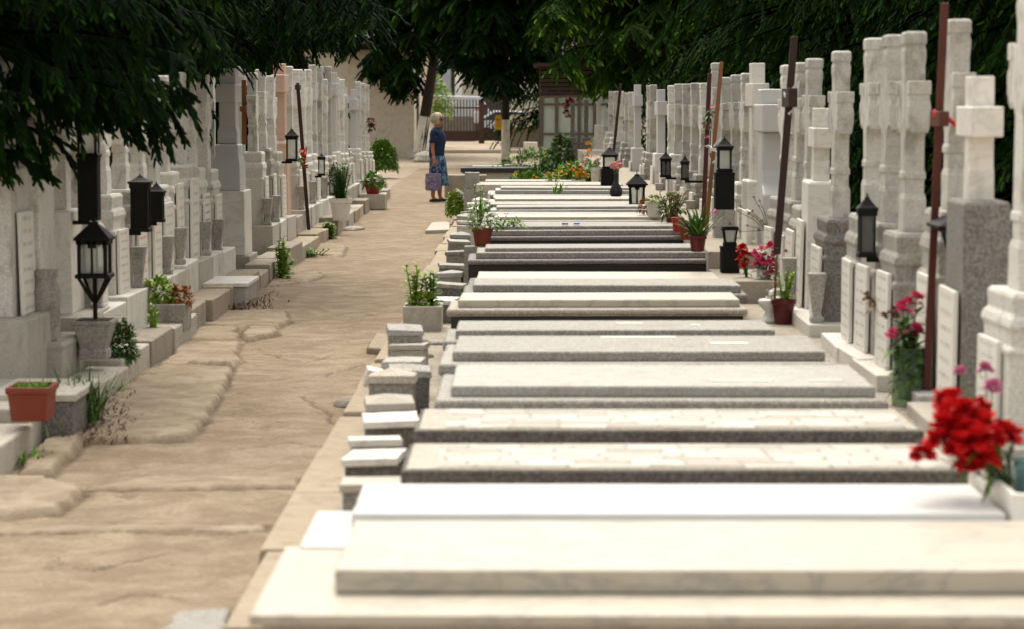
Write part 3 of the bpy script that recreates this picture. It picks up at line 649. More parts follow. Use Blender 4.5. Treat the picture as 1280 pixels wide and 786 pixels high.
left(188, 100, 232, 'grey headstone holding a vase of dry rust flowers, behind the second dark lantern', cm='cross_clean', pm='ped_pale', base_h=.42, vase=True, plh=.55)
left(204, 96, 215, 'headstone with an extra high stepped pedestal and narrow white plaque', cm='cross_clean', pm='ped_pale', base_h=.45, vase=True, plh=.65)
left(222, 92, 206, 'wide pale pedestal headstone with a fluted band on top', cm='cross_clean', pm='ped_pale', base_h=.42, plh=.7)
left(238, 95, 210, 'dark-vased headstone with lettered white tablet on its base', cm='cross_clean', pm='ped_pale', base_h=.42, vase=True, mark='dark_mark')
left(254, 95, 212, 'grey headstone just left of the tall white marble obelisk', cm='cross_clean', pm='ped_pale', base_h=.40, vase=True)
left(318, 92, 190, 'grey cross headstone right of the tall white marble obelisk, beside the orange pole', cm='cross_clean', pm='ped_pale', vase=True)
left(329, 88, 186, 'grey cross headstone two beyond the white obelisk', cm='cross_clean', pm='ped_stone', vase=True)
left(340, 96, 190, 'grey cross headstone touching the pink pillar on its left', cm='cross_clean', pm='ped_pale')
for i, px in enumerate([362, 370, 378, 386, 393, 399, 405, 411]):
    left(px, rng.choice([84, 82, 88, 92, 100]), 195+U(-3, 3), 'pale grey cross headstone, %s beyond the pink pillar in the left row' % ordw(i+1), cm=rng.choice(['cross_clean', 'cross_clean', 'cross_stone', 'marble_head']), pm=rng.choice(['ped_pale', 'ped_stone', 'marble_head']), vase=i % 2 == 0)
left(417, 91, 190, 'tall narrow bright white cross, first white one beyond the pink pillar', cs='plain', cm='marble_white', pm='marble_head', pedstyle='block')
for i, px in enumerate([422, 427]): left(px, 98+i*2, 192, 'pale cross headstone, %s after the tall narrow bright white cross' % ordw(i+1), cm='cross_clean', pm='ped_pale')
left(432, 110, 190, 'slim white cross headstone left of the last plain white one', cs='slim', cm='marble_white', pm='ped_pale')
left(443, 112, 186, 'plain white cross on a wide grey pedestal near the end of the left row', cs='plain', cm='marble_white', pm='ped_pale')
for i, px in enumerate([449, 454, 458]): left(px, 103+i*2, 190, 'grey cross headstone in the final cluster beside the round bush, %s of three' % ordw(i+1), cm='cross_clean', pm='ped_pale')
for i in range(16):
    Y = 21.4+i*1.55; headstone(-3.75, Y, 1, 2.1+U(-.12, .18), .9+U(-.1, .1), 'slim pale cross in the second rank behind the left row, %s from the camera' % ordw(i+1), 'second rank of crosses on the left', cs=rng.choice(['round', 'round', 'plain', 'slim']), cm=rng.choice(['cross_clean', 'marble_head', 'cross_stone']), pm='ped_pale', plaque=False)
# white obelisk headstone
Y = hY(XL, 287); z = lambda py: hz(py, Y)
t = thing('obelisk_headstone', 'tall white marble obelisk headstone on a square white pedestal', 'headstone', (XL, Y, 0), gL)
b = MB(); b.box(-.22, .24, -.36, .36, -.03, z(318)); b.build('base', M['concrete_pale'], t, bevel=.008)
b = MB(); b.rects(.02, 0, [(.17, .32, z(318)+.002), (.165, .31, z(240)), (.16, .30, z(238))]); b.build('plinth', M['marble_head'], t, bevel=.008)
b = MB(); b.rects(0, 0, [(.14, .26, z(238)+.002), (.135, .25, z(205)), (.115, .2, z(192)), (.12, .21, z(182)), (.1, .17, z(180))]); b.build('pedestal', M['marble_white'], t, bevel=.008)
b = MB(); b.rects(0, 0, [(.1, .14, z(180)+.002), (.1, .14, z(165)), (.085, .12, z(158)), (.085, .12, z(86))]); b.box(-.1, .1, -.27, .27, z(128), z(106)); b.build('cross', M['marble_white'], t, bevel=.01)
# pink pillar
Y = hY(XL, 351); t = thing('pillar_headstone', 'pink marble pillar headstone with a blocky cross top', 'headstone', (XL, Y, 0), gL); z = lambda py: hz(py, Y)
b = MB(); b.box(-.2, .24, -.4, .4, -.03, .38); b.build('base', M['concrete_pale'], t, bevel=.008)
b = MB(); b.rects(0, 0, [(.11, .2, .382), (.1, .18, z(186)), (.105, .19, z(180)), (.085, .15, z(176))]); b.build('pedestal', M['marble_pink'], t, bevel=.008)
b = MB(); b.rects(0, 0, [(.075, .11, z(176)+.002), (.07, .1, z(80))]); b.box(-.085, .085, -.26, .26, z(116), z(94)); b.build('cross', M['marble_pink'], t, bevel=.01)
# column headstone at the left with baluster, and white one with baluster
Y = hY(-2.98, 38); z = lambda py: hz(py, Y)
t = thing('column_headstone', 'headstone with a square shaft and a turned baluster in front, second from the left edge', 'headstone', (-2.98, Y, 0), gL)
b = MB(); b.rects(.06, 0, [(.2, .42, -.03), (.2, .42, z(430)), (.21, .43, z(424)), (.19, .41, z(420))]); b.build('base', M['concrete_pale'], t, bevel=.008)
b = MB(); b.rects(-.02, .0, [(.12, .24, z(420)+.002), (.12, .24, z(215)), (.14, .26, z(210)), (.14, .26, z(200))]); b.build('shaft', M['ped_pale'], t, bevel=.008)
b = MB(); zb = z(420)+.002; b.lathe(.14, -.28, [(.06, zb), (.06, zb+.02), (.045, zb+.035), (.07, zb+.10), (.085, zb+.2), (.085, zb+.3), (.06, zb+.36), (.075, zb+.39), (.075, zb+.42)]); b.build('baluster', M['ped_stone'], t, smooth=True)
b = MB(); b.box(-.05, .07, -.12, .12, z(200)+.002, 2.05); b.box(-.06, .08, -.3, .3, 1.75, 1.88); b.build('cross', M['cross_clean'], t, bevel=.012)

def vase_flower(px, py, Y, label): pass
# ------------------------------------------------------------------ kerb stones of the left row
gk = 'kerb stones below the left row'
kY = 11.0; k = 0
specials = {}
while kY < 45:
    L = U(.8, 1.25); h = .17+U(-.04, .06); k += 1
    o = MB(); o.box(-.13, .13, 0, L-.025, -.03, h)
    ob = o.build('kerb_stone', M[rng.choice(['concrete', 'concrete_pale', 'edging'])], loc=(-2.60+U(-.03, .03), kY, 0), bevel=.012, rot=(0, 0, U(-.02, .02)))
    tag(ob, 'worn concrete kerb stone edging the path, %s from the camera along the left row' % ordw(k), 'kerb stone', gk)
    kY += L
# white marble step below the obelisk, stone step near terracotta trough
p = gp(330, 345, .2)
t = thing('grave_step', 'white marble step jutting into the path before the tall white obelisk', 'step', (-2.45, hY(-2.45, 300)-.1, 0))
b = MB(); b.box(-.36, .10, -.4, .45, -.03, .19); b.build('block', M['terrazzo'], t, bevel=.006)
b = MB(); b.box(-.38, .12, -.42, .47, .192, .225); b.build('top', M['marble_head'], t, bevel=.005)
p = gp(90, 468, .3); t = thing('grave_step', 'square grey stone step between the terracotta trough and the pole lantern', 'step', (p.x-.02, p.y-.25, 0))
b = MB(); b.box(-.30, .12, -.28, .42, -.03, .22); b.build('block', M['granite'], t, bevel=.008)
b = MB(); b.box(-.32, .14, -.3, .44, .222, .26); b.build('top', M['concrete_pale'], t, bevel=.006)
t = thing('grave_step', 'long low concrete step at the lower left under the terracotta trough', 'step', (-2.85, 12.2, 0))
b = MB(); b.box(-.5, .08, -1.3, 1.35, -.03, .17); b.build('block', M['concrete'], t, bevel=.012)
b = MB(); b.box(-.5, .085, -1.31, 1.36, .172, .20); b.build('top', M['concrete_pale'], t, bevel=.008)

# ------------------------------------------------------------------ lanterns
def lantern(label, loc, w, h, roof_h, windows=2, taper=1., overhang=1.25, base=None, pole=None, name='grave_lantern', lit=True, finial=True, glassm='glass', bracket=0):
    t = thing(name, label, 'lantern', loc, 'grave lanterns'); z0 = 0
    if base:
        bw, bh = base; b = MB(); b.rects(0, 0, [(bw, bw, 0), (bw, bw, bh-.02), (bw*1.05, bw*1.05, bh-.015), (bw*1.05, bw*1.05, bh)]); b.build('base', M['black_metal'], t, bevel=.004); z0 = bh+.002
    if pole:
        pr, ph = pole; b = MB(); b.tube([(0, 0, 0), (0, 0, ph)], pr, 10)
        for dx, dy in ((1, 1), (-1, 1), (1, -1), (-1, -1)): b.tube([(0, 0, ph-.16), (dx*w*.5, dy*w*.5, ph-.08), (dx*w*.92, dy*w*.92, ph)], pr*.75, 6)
        b.build('pole', M['black_metal'], t); z0 = ph
    if bracket:
        b = MB(); x0_, x1_ = sorted((0, bracket)); b.box(x0_, x1_, -.012, .012, -.026, -.001); b.build('bracket', M['black_metal'], t)
    wb = w*taper; b = MB()
    b.rects(0, 0, [(wb*1.15, wb*1.15, z0), (wb*1.15, wb*1.15, z0+.02), (wb, wb, z0+.03)])
    zt = z0+h; pw = w*.12
    for sx in (-1, 1):
        for sy in (-1, 1):
            b.loft4([[(sx*q-pw, sy*q-pw, zz), (sx*q+pw, sy*q-pw, zz), (sx*q+pw, sy*q+pw, zz), (sx*q-pw, sy*q+pw, zz)] for q, zz in ((wb-pw, z0+.025), (w-pw, zt))])
    for sg in (-1, 1):     # centre mullions with arched heads
        if windows == 2:
            q = (wb+w)/2
            b.box(-pw*.6, pw*.6, sg*q-.006, sg*q+.006, z0+.025, zt); b.box(sg*q-.006, sg*q+.006, -pw*.6, pw*.6, z0+.025, zt)
            for c in (-.5, .5):
                for (u0, u1) in ((-1, -.55), (.55, 1)):
                    x0_ = c*w+u0*w*.42; x1_ = c*w+u1*w*.42
                    b.box(min(x0_, x1_), max(x0_, x1_), sg*w-.008, sg*w+.008, zt-h*.2, zt-.001)
        b.box(-w, w, sg*w-.008, sg*w+.008, zt-h*.1, zt); b.box(sg*w-.008, sg*w+.008, -w, w, zt-h*.1, zt)
    b.build('frame', M['black_metal'], t)
    b = MB(); b.rects(0, 0, [(wb*.88, wb*.88, z0+.03), (w*.88, w*.88, zt-.005)]); b.build('glass', M[glassm], t)
    o = w*overhang; b = MB()
    b.rects(0, 0, [(o, o, zt), (o*1.02, o*1.02, zt+.015), (o*.72, o*.72, zt+roof_h*.4), (o*.3, o*.3, zt+roof_h*.8), (o*.22, o*.22, zt+roof_h*.86), (o*.24, o*.24, zt+roof_h*.95), (o*.08, o*.08, zt+roof_h)])
    if finial: b.tube([(0, 0, zt+roof_h*.98), (0, 0, zt+roof_h*1.25)], [.008, .003], 6)
    b.build('roof', M['black_metal'], t, bevel=.003)
    return t
# left lantern on its pole in a concrete planter
Yl = hY(-2.60, 119); pl = at(119, 447, Yl)
t = thing('stone_planter', 'tapered grey concrete planter holding the black pole lantern', 'planter', (pl.x, Yl, max(.1, pl.z)))
hp = at(119, 399, Yl).z-max(.1, pl.z)
b = MB(); b.rects(0, 0, [(.085, .085, 0), (.085, .085, .05), (.075, .075, .06), (.115, .115, hp-.03), (.125, .125, hp-.02), (.125, .125, hp)]); b.build('bowl', M['ped_stone'], t, bevel=.006)
b = MB(); b.rects(0, 0, [(.1, .1, hp-.004), (.1, .1, hp+.004)]); b.build('soil', M['soil'], t)
zp = at(119, 399, Yl).z
s_ = Yl/FPX
lantern('black pole lantern with two arched windows standing in the tapered planter', (pl.x+.005, Yl, zp), 18.5*s_, 47*s_, 24*s_, pole=(.014, 52*s_), overhang=1.2)
def lan(px, pyb, Y, wpx, hpx, rpx, label, **kw):
    p = at(px, pyb, Y) if Y else gp(px, pyb, .502); s_ = p.y/FPX
    return lantern(label, p, wpx/2*s_, hpx*s_, rpx*s_, **kw)
s_ = 1/FPX
Yh = 31.6
lan(796, 258, 26.9, 20, 26, 14, 'house-shaped black lantern with cream windows standing on a slab in the middle distance', windows=2, taper=.85, overhang=1.3)
lan(762, 240.5, 32.9, 17, 16, 10, 'small black lantern standing on a shiny black box at the far slabs', base=(11*32.9*s_, 29*32.9*s_), windows=1)
lan(912, 341, 0, 19, 22, 6, 'black lantern with flared cream glass on a framed box, left of red carnations', base=(11.5*17.9*s_, 33*17.9*s_), windows=1, taper=.75, overhang=1.02)
lan(905, 262, 20.3, 17, 30, 12, 'black lantern on a tall black column between the orange pole and the white cross', base=(12*20.3*s_, 46*20.3*s_), windows=1)
q = at(905, 262, 20.3); b = MB(); b.rects(0, 0, [(.09, .09, 0), (.085, .085, q.z-.625)]); tag(b.build('stone_pillar', M['ped_stone'], loc=(q.x, q.y, .625), bevel=.006), 'short grey stone pillar carrying the tall black lantern column beside the orange post', 'pillar')
lan(1083, 322, 12.7, 20, 58, 18, 'black lantern wedged between the stained crosses, sloping roof showing', windows=1, bracket=0.2, glassm='glass_dark')
lan(1210, 345, 10.95, 62, 60, 28, 'large black lantern with a wide pitched roof behind the granite block pedestal', windows=1, taper=.6, overhang=1.45)
lan(832, 222, 28.9, 12, 22, 9, 'small black lantern among the far right headstones, left of its twin', windows=2, glassm='glass_dark', bracket=0.25)
lan(856, 226, 25.6, 9, 22, 8, 'narrow black lantern among the right headstones, right of its twin', windows=1, glassm='glass_dark', bracket=0.25)
lan(112, 276, 15.3, 24, 34, 12, 'black lantern with pale glass on top of a tall black box in the left row', base=(12.5*15.3*s_, 78*15.3*s_), windows=1, bracket=-0.2)
lan(176, 290, 17.4, 22, 60, 10, 'dark lantern with a light catching roof, left of a pair in the left row', windows=1, bracket=-0.25, glassm='black_metal')
lan(196, 278, 18.2, 17, 36, 12, 'dark lantern with a pointed roof, right of a pair in the left row', windows=1, bracket=-0.25, glassm='black_metal')
lan(365, 202, 28.6, 13, 30, 10, 'black lantern fixed beside the pink pillar', windows=1, bracket=-0.25)
lan(402, 220, 33, 8, 22, 5, 'narrow black lantern in the left row between pale headstones', windows=1, bracket=-0.25)
lan(417, 244, 35.2, 10, 26, 12, 'black lantern with a peaked roof behind the white bucket', windows=1, bracket=-0.25)
lan(1206, 120, 9.9, 1, 1, 1, 'x') if False else None

# ------------------------------------------------------------------ poles: wooden grave markers
def marker(px0, py0, px1, py1, Y, wpx, mat, label, bar=None, Y1=None, ribbons=()):
    a = at(px0, py0, Y); c = at(px1, py1, Y1 or Y); w = wpx*Y/FPX/2
    t = thing('wooden_marker', label, 'grave marker', a, 'wooden grave markers'); d = c-a
    b = MB(); r0 = [(-w, -w*.6), (w, -w*.6), (w, w*.6), (-w, w*.6)]
    b.loft4([[(x, y, 0) for x, y in r0], [(d.x+x, d.y+y, d.z) for x, y in r0]]); b.build('post', M[mat], t, bevel=.004)
    if bar:
        f, L, hb = bar; q = d*f; b = MB(); b.box(q.x-w*1.25, q.x+w*1.25, q.y-L, q.y+L, q.z-hb, q.z+hb); b.build('crossbar', M[mat], t, bevel=.004)
    for f, m, kind in ribbons:
        q = d*f; b = MB(); ww = w*1.5
        b.loft4([[(q.x-ww, q.y-ww, q.z-.015), (q.x+ww, q.y-ww, q.z-.03), (q.x+ww, q.y+ww, q.z-.015), (q.x-ww, q.y+ww, q.z)], [(q.x-ww, q.y-ww, q.z+.01), (q.x+ww, q.y-ww, q.z-.005), (q.x+ww, q.y+ww, q.z+.01), (q.x-ww, q.y+ww, q.z+.025)]])
        if kind == 'tail': b.tube([(q.x+w, q.y-w, q.z), (q.x+.07, q.y-.05, q.z-.05), (q.x+.13, q.y-.06, q.z-.075)], [.012, .01, .006], 5)
        if kind == 'loop': b.tube([(q.x, q.y-w, q.z+.02), (q.x+.05, q.y-.05, q.z+.09), (q.x+.035, q.y-.05, q.z-.07), (q.x-.01, q.y-.04, q.z-.12)], .009, 5)
        b.build('ribbon', M[m], t)
    return t
marker(1158, 492, 1181, 4, 11.2, 9.5, 'pole_red', 'tall red-brown wooden post tied with red ribbon, nearest of the posts', bar=(.71, .13, .035), Y1=11.0, ribbons=((.72, 'ribbon', 'tail'),))
marker(971, 318, 993, 46, 15.5, 9, 'pole_dark', 'dark brown leaning wooden post with a white ribbon', bar=(.72, .2, .06), ribbons=((.73, 'white_cloth', 'loop'),))
marker(880, 318, 902, 78, 20.6, 5, 'pole_orange', 'varnished orange wooden post leaning right beside the red pots', ribbons=((.55, 'white_cloth', 'loop'),))
marker(878, 300, 887, 92, 22.6, 5.5, 'pole_red', 'thin red-brown wooden post behind the varnished orange one', bar=(.7, .18, .05))
marker(766, 200, 776, 105, 44, 3.5, 'pole_dark', 'thin dark post leaning among the far right headstones')
marker(386, 289, 372, 104, 30.2, 4.5, 'pole_dark', 'thin dark leaning post with red and yellow ribbons in the left row', bar=(.97, .12, .03), ribbons=((.52, 'ribbon', 'loop'), (.45, 'yellow', 'x'), (.55, 'ribbon', 'x')))
marker(305, 181, 305, 100, 26.6, 5.5, 'pole_orange', 'short orange wooden post by the white obelisk', bar=(.55, .15, .03))

# ------------------------------------------------------------------ plants
V = Vector
def rdir(rg, up=.5):
    a = rg.uniform(0, 2*math.pi); z = rg.uniform(-1, 1)*(1-up)+up; r = math.sqrt(max(0.01, 1-z*z)); return V((math.cos(a)*r, math.sin(a)*r, z))
def bush_mb(rg, rx, ry, rz, n, L, w, cz=0, droop=.3, tl=(0, 1)):
    b = MB()
    for _ in range(n):
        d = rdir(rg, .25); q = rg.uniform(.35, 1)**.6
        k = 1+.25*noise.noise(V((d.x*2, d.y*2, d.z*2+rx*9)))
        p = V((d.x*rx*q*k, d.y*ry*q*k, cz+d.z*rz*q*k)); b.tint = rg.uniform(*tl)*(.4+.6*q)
        if p.z < .01: p.z = .01
        b.leaf(p, d+rdir(rg, .1)*.7, L*rg.uniform(.6, 1.2), w*rg.uniform(.7, 1.2), droop)
    return b
def stems_mb(rg, n, H, spread, leaves, L, w, upright=.3):
    b = MB(); tops = []
    for _ in range(n):
        a = rg.uniform(0, 6.28); s = rg.uniform(.2, 1)*spread; h = H*rg.uniform(.65, 1.0)
        base = V((math.cos(a)*s*.3, math.sin(a)*s*.3, 0)); top = V((math.cos(a)*s, math.sin(a)*s, h)); mid = base.lerp(top, .5)+V((0, 0, h*.08))
        b.tint = .3; b.tube([base, mid, top], [.006, .005, .003], 4); tops.append(top)
        for k in range(leaves):
            f = (k+1)/leaves; p = base.lerp(mid, f*2) if f < .5 else mid.lerp(top, f*2-1)
            d = V((math.cos(k*2.4+a), math.sin(k*2.4+a), upright+f*.6)); b.tint = rg.uniform(.2, 1)
            b.leaf(p, d, L*(1.1-.5*f), w*(1.1-.4*f), .35)
    return b, tops
def grass_mb(rg, n, H, rx, ry, w=.008, lean=.35):
    b = MB()
    for _ in range(n):
        p = V((rg.uniform(-rx, rx), rg.uniform(-ry, ry), 0)); b.tint = rg.uniform(0, 1)
        d = V((rg.gauss(0, lean), rg.gauss(0, lean), 1)); b.leaf(p, d, H*rg.uniform(.5, 1.1), w, rg.uniform(.05, .5), V((0, 0, 1)) if abs(d.x) > .05 else V((.2, .1, 1)))
    return b
def bloom_mb(rg, heads, r, n=26, flat=.75):
    b = MB()
    for h in heads:
        h = V(h); rr = r*rg.uniform(.8, 1.15)
        for k in range(n):
            d = rdir(rg, .28); p = h+V((d.x, d.y, d.z*flat))*rr*rg.uniform(.15, .55)
            b.leaf(p, d+rdir(rg, 0)*.5, rr*rg.uniform(.45, .7), rr*rg.uniform(.75, 1.1), rg.uniform(-.3, .4))
    return b
def plant(name, label, cat, loc, mb, mat, extra=(), group=None, rz=0):
    t = thing(name, label, cat, loc, group, rz)
    mb.build('leaves', M[mat], t, tint=True)
    for nm, m_, mm in extra: m_.build(nm, M[mm], t, tint=True)
    return t
def pot(label, loc, r, h, mat, name='flower_pot', square=False, rim=True, cat='flower pot', rx=None, ry=None):
    t = thing(name, label, cat, loc, 'flower pots' if cat == 'flower pot' else None); b = MB()
    if square:
        rx = rx or r; ry = ry or r
        b.rects(0, 0, [(rx*.85, ry*.85, 0), (rx*.97, ry*.97, h*.8), (rx*1.06, ry*1.06, h*.82), (rx*1.06, ry*1.06, h), (rx*.93, ry*.93, h), (rx*.9, ry*.9, h*.85)]); b.build('body', M[mat], t, bevel=.004)
        b = MB(); b.rects(0, 0, [(rx*.895, ry*.895, h*.86), (rx*.895, ry*.895, h*.9)]); b.build('soil', M['soil'], t)
    else:
        b.lathe(0, 0, [(r*.72, 0), (r*.93, h*.78), (r*1.05, h*.8), (r*1.05, h), (r*.92, h), (r*.88, h*.84)], 24); b.build('body', M[mat], t, bevel=.003)
        b = MB(); b.lathe(0, 0, [(r*.87, h*.85), (r*.87, h*.9)], 20); b.build('soil', M['soil'], t)
    return t
rp = random.Random(11)
# --- left side
p = gp(40, 524, .2); pot('rectangular terracotta trough on the low step at the lower left', (p.x, p.y+.02, .202), .15, .17, 'terracotta', 'plant_trough', True, cat='planter', rx=.10, ry=.13)
plant('seedling_grass', 'short green seedlings growing in the terracotta trough', 'plant', (p.x, p.y+.02, .345), grass_mb(rp, 240, .06, .08, .11, .006), 'leaf')
p = gp(102, 524, .06); plant('grass_tuft', 'tall dark grass tuft between the kerb and the path slabs, lower left', 'grass', (p.x, p.y, .05), grass_mb(rp, 200, .36, .09, .12, .013), 'leaf_dark')
p = gp(72, 545, .02); plant('grass_tuft', 'thin grass under the low step at the lower left', 'grass', (p.x, p.y, .0), grass_mb(rp, 50, .16, .08, .2, .007), 'leaf')
p = gp(40, 575, .02); plant('weed', 'broad-leaved weed sprouting from the slab joint at the lower left', 'weed', (p.x, p.y, .0), grass_mb(rp, 40, .14, .08, .12, .014, .7), 'leaf')
p = gp(140, 490, .02); plant('weed', 'low star-shaped weed at the foot of the tapered planter', 'weed', (p.x, p.y, .02), grass_mb(rp, 40, .16, .05, .06, .015, .8), 'leaf')
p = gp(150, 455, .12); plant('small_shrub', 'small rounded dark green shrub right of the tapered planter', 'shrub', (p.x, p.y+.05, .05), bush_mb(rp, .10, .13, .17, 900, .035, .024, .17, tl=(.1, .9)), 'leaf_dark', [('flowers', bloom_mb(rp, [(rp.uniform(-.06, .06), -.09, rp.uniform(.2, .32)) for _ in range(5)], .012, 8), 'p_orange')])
b = MB()
for _ in range(420):
    q = gp(rp.uniform(95, 150), rp.uniform(500, 560), .0); b.tint = rp.random(); b.leaf(V((q.x+rp.gauss(0, .05), q.y, .035+rp.uniform(0, .02))), rdir(rp, 0), .04, .012, .2)
tag(b.build('leaf_litter', M['litter'], tint=True), kind='stuff')
b = MB()
for _ in range(900):
    q = gp(rp.gauss(290, 22), rp.uniform(372, 392), .0); b.tint = rp.random(); b.leaf(V((q.x, q.y, .02+rp.uniform(0, .03))), rdir(rp, 0), .05, .012, .2)
tag(b.build('dry_litter', M['litter'], tint=True), kind='stuff')
Yp = hY(-2.60, 207); p = at(207, 404, Yp); zb = max(.15, p.z)
tr = thing('stone_trough', 'grey stone trough at the left kerb with green and rust-coloured plants', 'planter', (p.x, Yp, .1))
hh = at(207, 378, Yp).z-.1
b = MB(); b.rects(0, 0, [(.16, .2, 0), (.17, .21, hh), (.14, .18, hh), (.135, .175, hh-.03)]); b.build('body', M['ped_stone'], tr, bevel=.008)
plant('succulent_plant', 'yellow-green bushy plant in the left stone trough', 'plant', (p.x-.05, Yp, .1+hh-.03), bush_mb(rp, .15, .15, .13, 420, .06, .025, .08), 'leaf_bright')
plant('succulent_plant', 'rust-orange plant in the left stone trough beside the green one', 'plant', (p.x+.12, Yp-.05, .1+hh-.03), bush_mb(rp, .09, .1, .09, 260, .045, .022, .06), 'p_orange')
def weed(px, py, H, sp, n, label, mat='leaf', lv=12, L=.12):
    p = gp(px, py, 0); m, _ = stems_mb(rp, n+5, H, sp, lv+4, L, L*.34); plant('weed', label, 'weed', (p.x, p.y, 0), m, mat)
weed(352, 350, .42, .12, 9, 'tall bright green weed at the kerb beyond the marble step', 'leaf_bright')
weed(350, 345, .16, .2, 10, 'low green weeds spreading around the tall weed by the marble step', lv=6)
weed(412, 300, .24, .1, 7, 'green weed at the left kerb before the white bucket')
weed(393, 322, .10, .25, 10, 'low scattered weeds on the left path edge near the flat pale rock', lv=5, L=.08)
weed(258, 388, .10, .07, 6, 'small weed tuft at the left kerb near the stone trough', lv=5, L=.08)
weed(192, 440, .40, .05, 2, 'single thin tall weed growing from the left kerb', 'leaf_bright', 10, .08)
p = gp(426, 276, .19); Yq = p.y
pot('white plastic bucket standing on the left kerb', (p.x, Yq, .19), .15, .30, 'white_plastic')
m, tops = stems_mb(rp, 34, .52, .2, 20, .12, .03); plant('potted_shrub', 'dark green upright shrub in the white bucket with small red flowers', 'shrub', (p.x, Yq, .45), m, 'leaf_dark', [('flowers', bloom_mb(rp, tops[:6], .025, 10), 'p_orange')])
p = gp(466, 243, .25); pot('red pot at the far end of the left row', (p.x, p.y, .25), .14, .16, 'red_plastic')
plant('geranium', 'leafy green plant in the red pot at the far left row end', 'plant', (p.x, p.y, .38), bush_mb(rp, .17, .17, .14, 200, .09, .06, .08), 'leaf')
b = MB(); b.rects(0, 0, [(.22, .3, 0), (.22, .3, .25)]); tag(b.build('stone_block', M['concrete_pale'], loc=(p.x, p.y+.05, 0), bevel=.01), 'pale stone block under the red pot at the far left row end', 'stone block')
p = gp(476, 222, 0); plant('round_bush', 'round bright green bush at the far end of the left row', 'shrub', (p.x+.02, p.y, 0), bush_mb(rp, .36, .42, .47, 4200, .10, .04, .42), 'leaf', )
plant('small_shrub', 'low green plant right of the red pot at the left row end', 'shrub', (gp(472, 243, 0).x+.08, gp(472, 243, 0).y, 0), bush_mb(rp, .1, .12, .2, 160, .07, .04, .12), 'leaf_dark')
# flowers in the left row
def bouquet(name, label, loc, heads, r, mat, H, leafmat_='leaf', nleaf=20, n=26, L=.12, extra=(), lw=.02, cat='flowers'):
    t = thing(name, label, cat, loc); b = MB(); b.tint = .3
    for h in heads:
        h = V(h); b.tube([(h.x*.15, h.y*.15, 0), (h.x*.5, h.y*.5, h.z*.55), (h.x, h.y, h.z)], [.003, .003, .002], 4)
    for _ in range(nleaf):
        h = V(rp.choice(heads)); f = rp.uniform(.2, .85); b.tint = rp.uniform(0, 1); b.leaf(h*f, rdir(rp, .2), L, lw, .3)
    b.build('stems', M[leafmat_], t, tint=True)
    for h in heads: bloom_mb(rp, [h], r, n).build('flower', M[mat], t, tint=True)
    for hd, rr, mm, nm in extra:
        for h in hd: bloom_mb(rp, [h], rr, n).build(nm[:-1], M[mm], t, tint=True)
    return t
p = at(58, 325, 15.3); bouquet('cut_carnations', 'two dark red carnations leaning from the white baluster vase at the left', p, [(.09, -.02, .19), (.125, 0, .22)], .022, 'p_darkred', .2, nleaf=4, L=.05, lw=.008)
b = MB(); q = at(62, 385, 15.3); hq = p.z-q.z
b.lathe(0, 0, [(.055, 0), (.05, .03), (.065, .05), (.05, .08), (.066, .12), (.05, .16), (.06, hq*.8), (.055, hq)], 16)
tag(b.build('baluster_vase', M['marble_head'], loc=q, smooth=True), 'white turned stone vase holding the two dark red carnations', 'vase')
for px, py, Y, lb in ((163, 288, 18.4, 'bunch of dried rust flowers in the left row, left of the red-lettered plaque'), (199, 297, 19.8, 'bunch of dried rust flowers below the pointed dark lantern'), (408, 235, 35, 'dried brown flowers beside the narrow black lantern of the left row')):
    bouquet('dried_flowers', lb, at(px, py, Y), [(rp.uniform(-.06, .06), rp.uniform(-.05, .05), rp.uniform(.03, .08)) for _ in range(9)], .03, 'p_orange', .1, 'dry', 8, 12, .05)
bouquet('ribbon_flowers', 'white and red flowers tied to the thin dark leaning post on the left', at(372, 197, 30), [(-.02, 0, .05), (.06, 0, -.05), (.09, -.02, -.12)], .045, 'p_darkred', .2, 'leaf', 30, 16, .1, extra=(([(.05, -.03, .07), (.0, -.03, 0)], .04, 'p_white', 'white_flowers'),))
bouquet('hanging_flowers', 'dark red flowers hanging at the end cross of the left row', at(462, 158, 44), [(.0, 0, .1), (.05, 0, 0), (.02, 0, -.1), (.05, -.02, .12)], .07, 'p_darkred', .2, 'leaf_dark', 24, 14, .14, lw=.05)
bouquet('grave_flowers', 'tiny red flowers before the pale pedestal near the white bucket', at(436, 196, 40), [(-.05, 0, .03), (.02, 0, .06), (.06, 0, .0)], .03, 'p_red', .1, 'leaf', 8, 10, .05)

# --- the long row, left ends
p = gp(528, 404, .25); t = thing('square_planter', 'square pale concrete planter box at the path edge', 'planter', (p.x, p.y+.14, .19))
w_ = 24.5*p.y/FPX; hp = .175
b = MB(); b.rects(0, 0, [(w_*.97, .17, 0), (w_, .18, hp), (w_*.84, .15, hp), (w_*.84, .15, hp-.03)]); b.build('box', M['concrete_pale'], t, bevel=.006)
b = MB(); b.rects(0, 0, [(w_*.83, .149, hp-.04), (w_*.83, .149, hp-.02)]); b.build('soil', M['soil'], t)
for i, (dx, n, H) in enumerate(((-.055, 6, .33), (.06, 5, .27))):
    m, tops = stems_mb(rp, n, H, .065, 20, .11, .032)
    plant('leafy_plant', ['tall leafy plant at the left of the square planter', 'shorter leafy plant at the right of the square planter'][i], 'plant', (p.x+dx, p.y+.14, .19+hp-.03), m, 'leaf_bright' if i == 0 else 'leaf', [] if i == 0 else [('flowers', bloom_mb(rp, [(.02, -.08, .08), (-.03, -.06, .1)], .02, 12), 'p_darkred')])
plant('leafy_plant', 'low yellow-green leaves along the front of the square planter', 'plant', (p.x, p.y+.08, .19+hp-.03), bush_mb(rp, .1, .06, .08, 90, .07, .03, .03), 'leaf_bright')
p = gp(603, 308, .53)
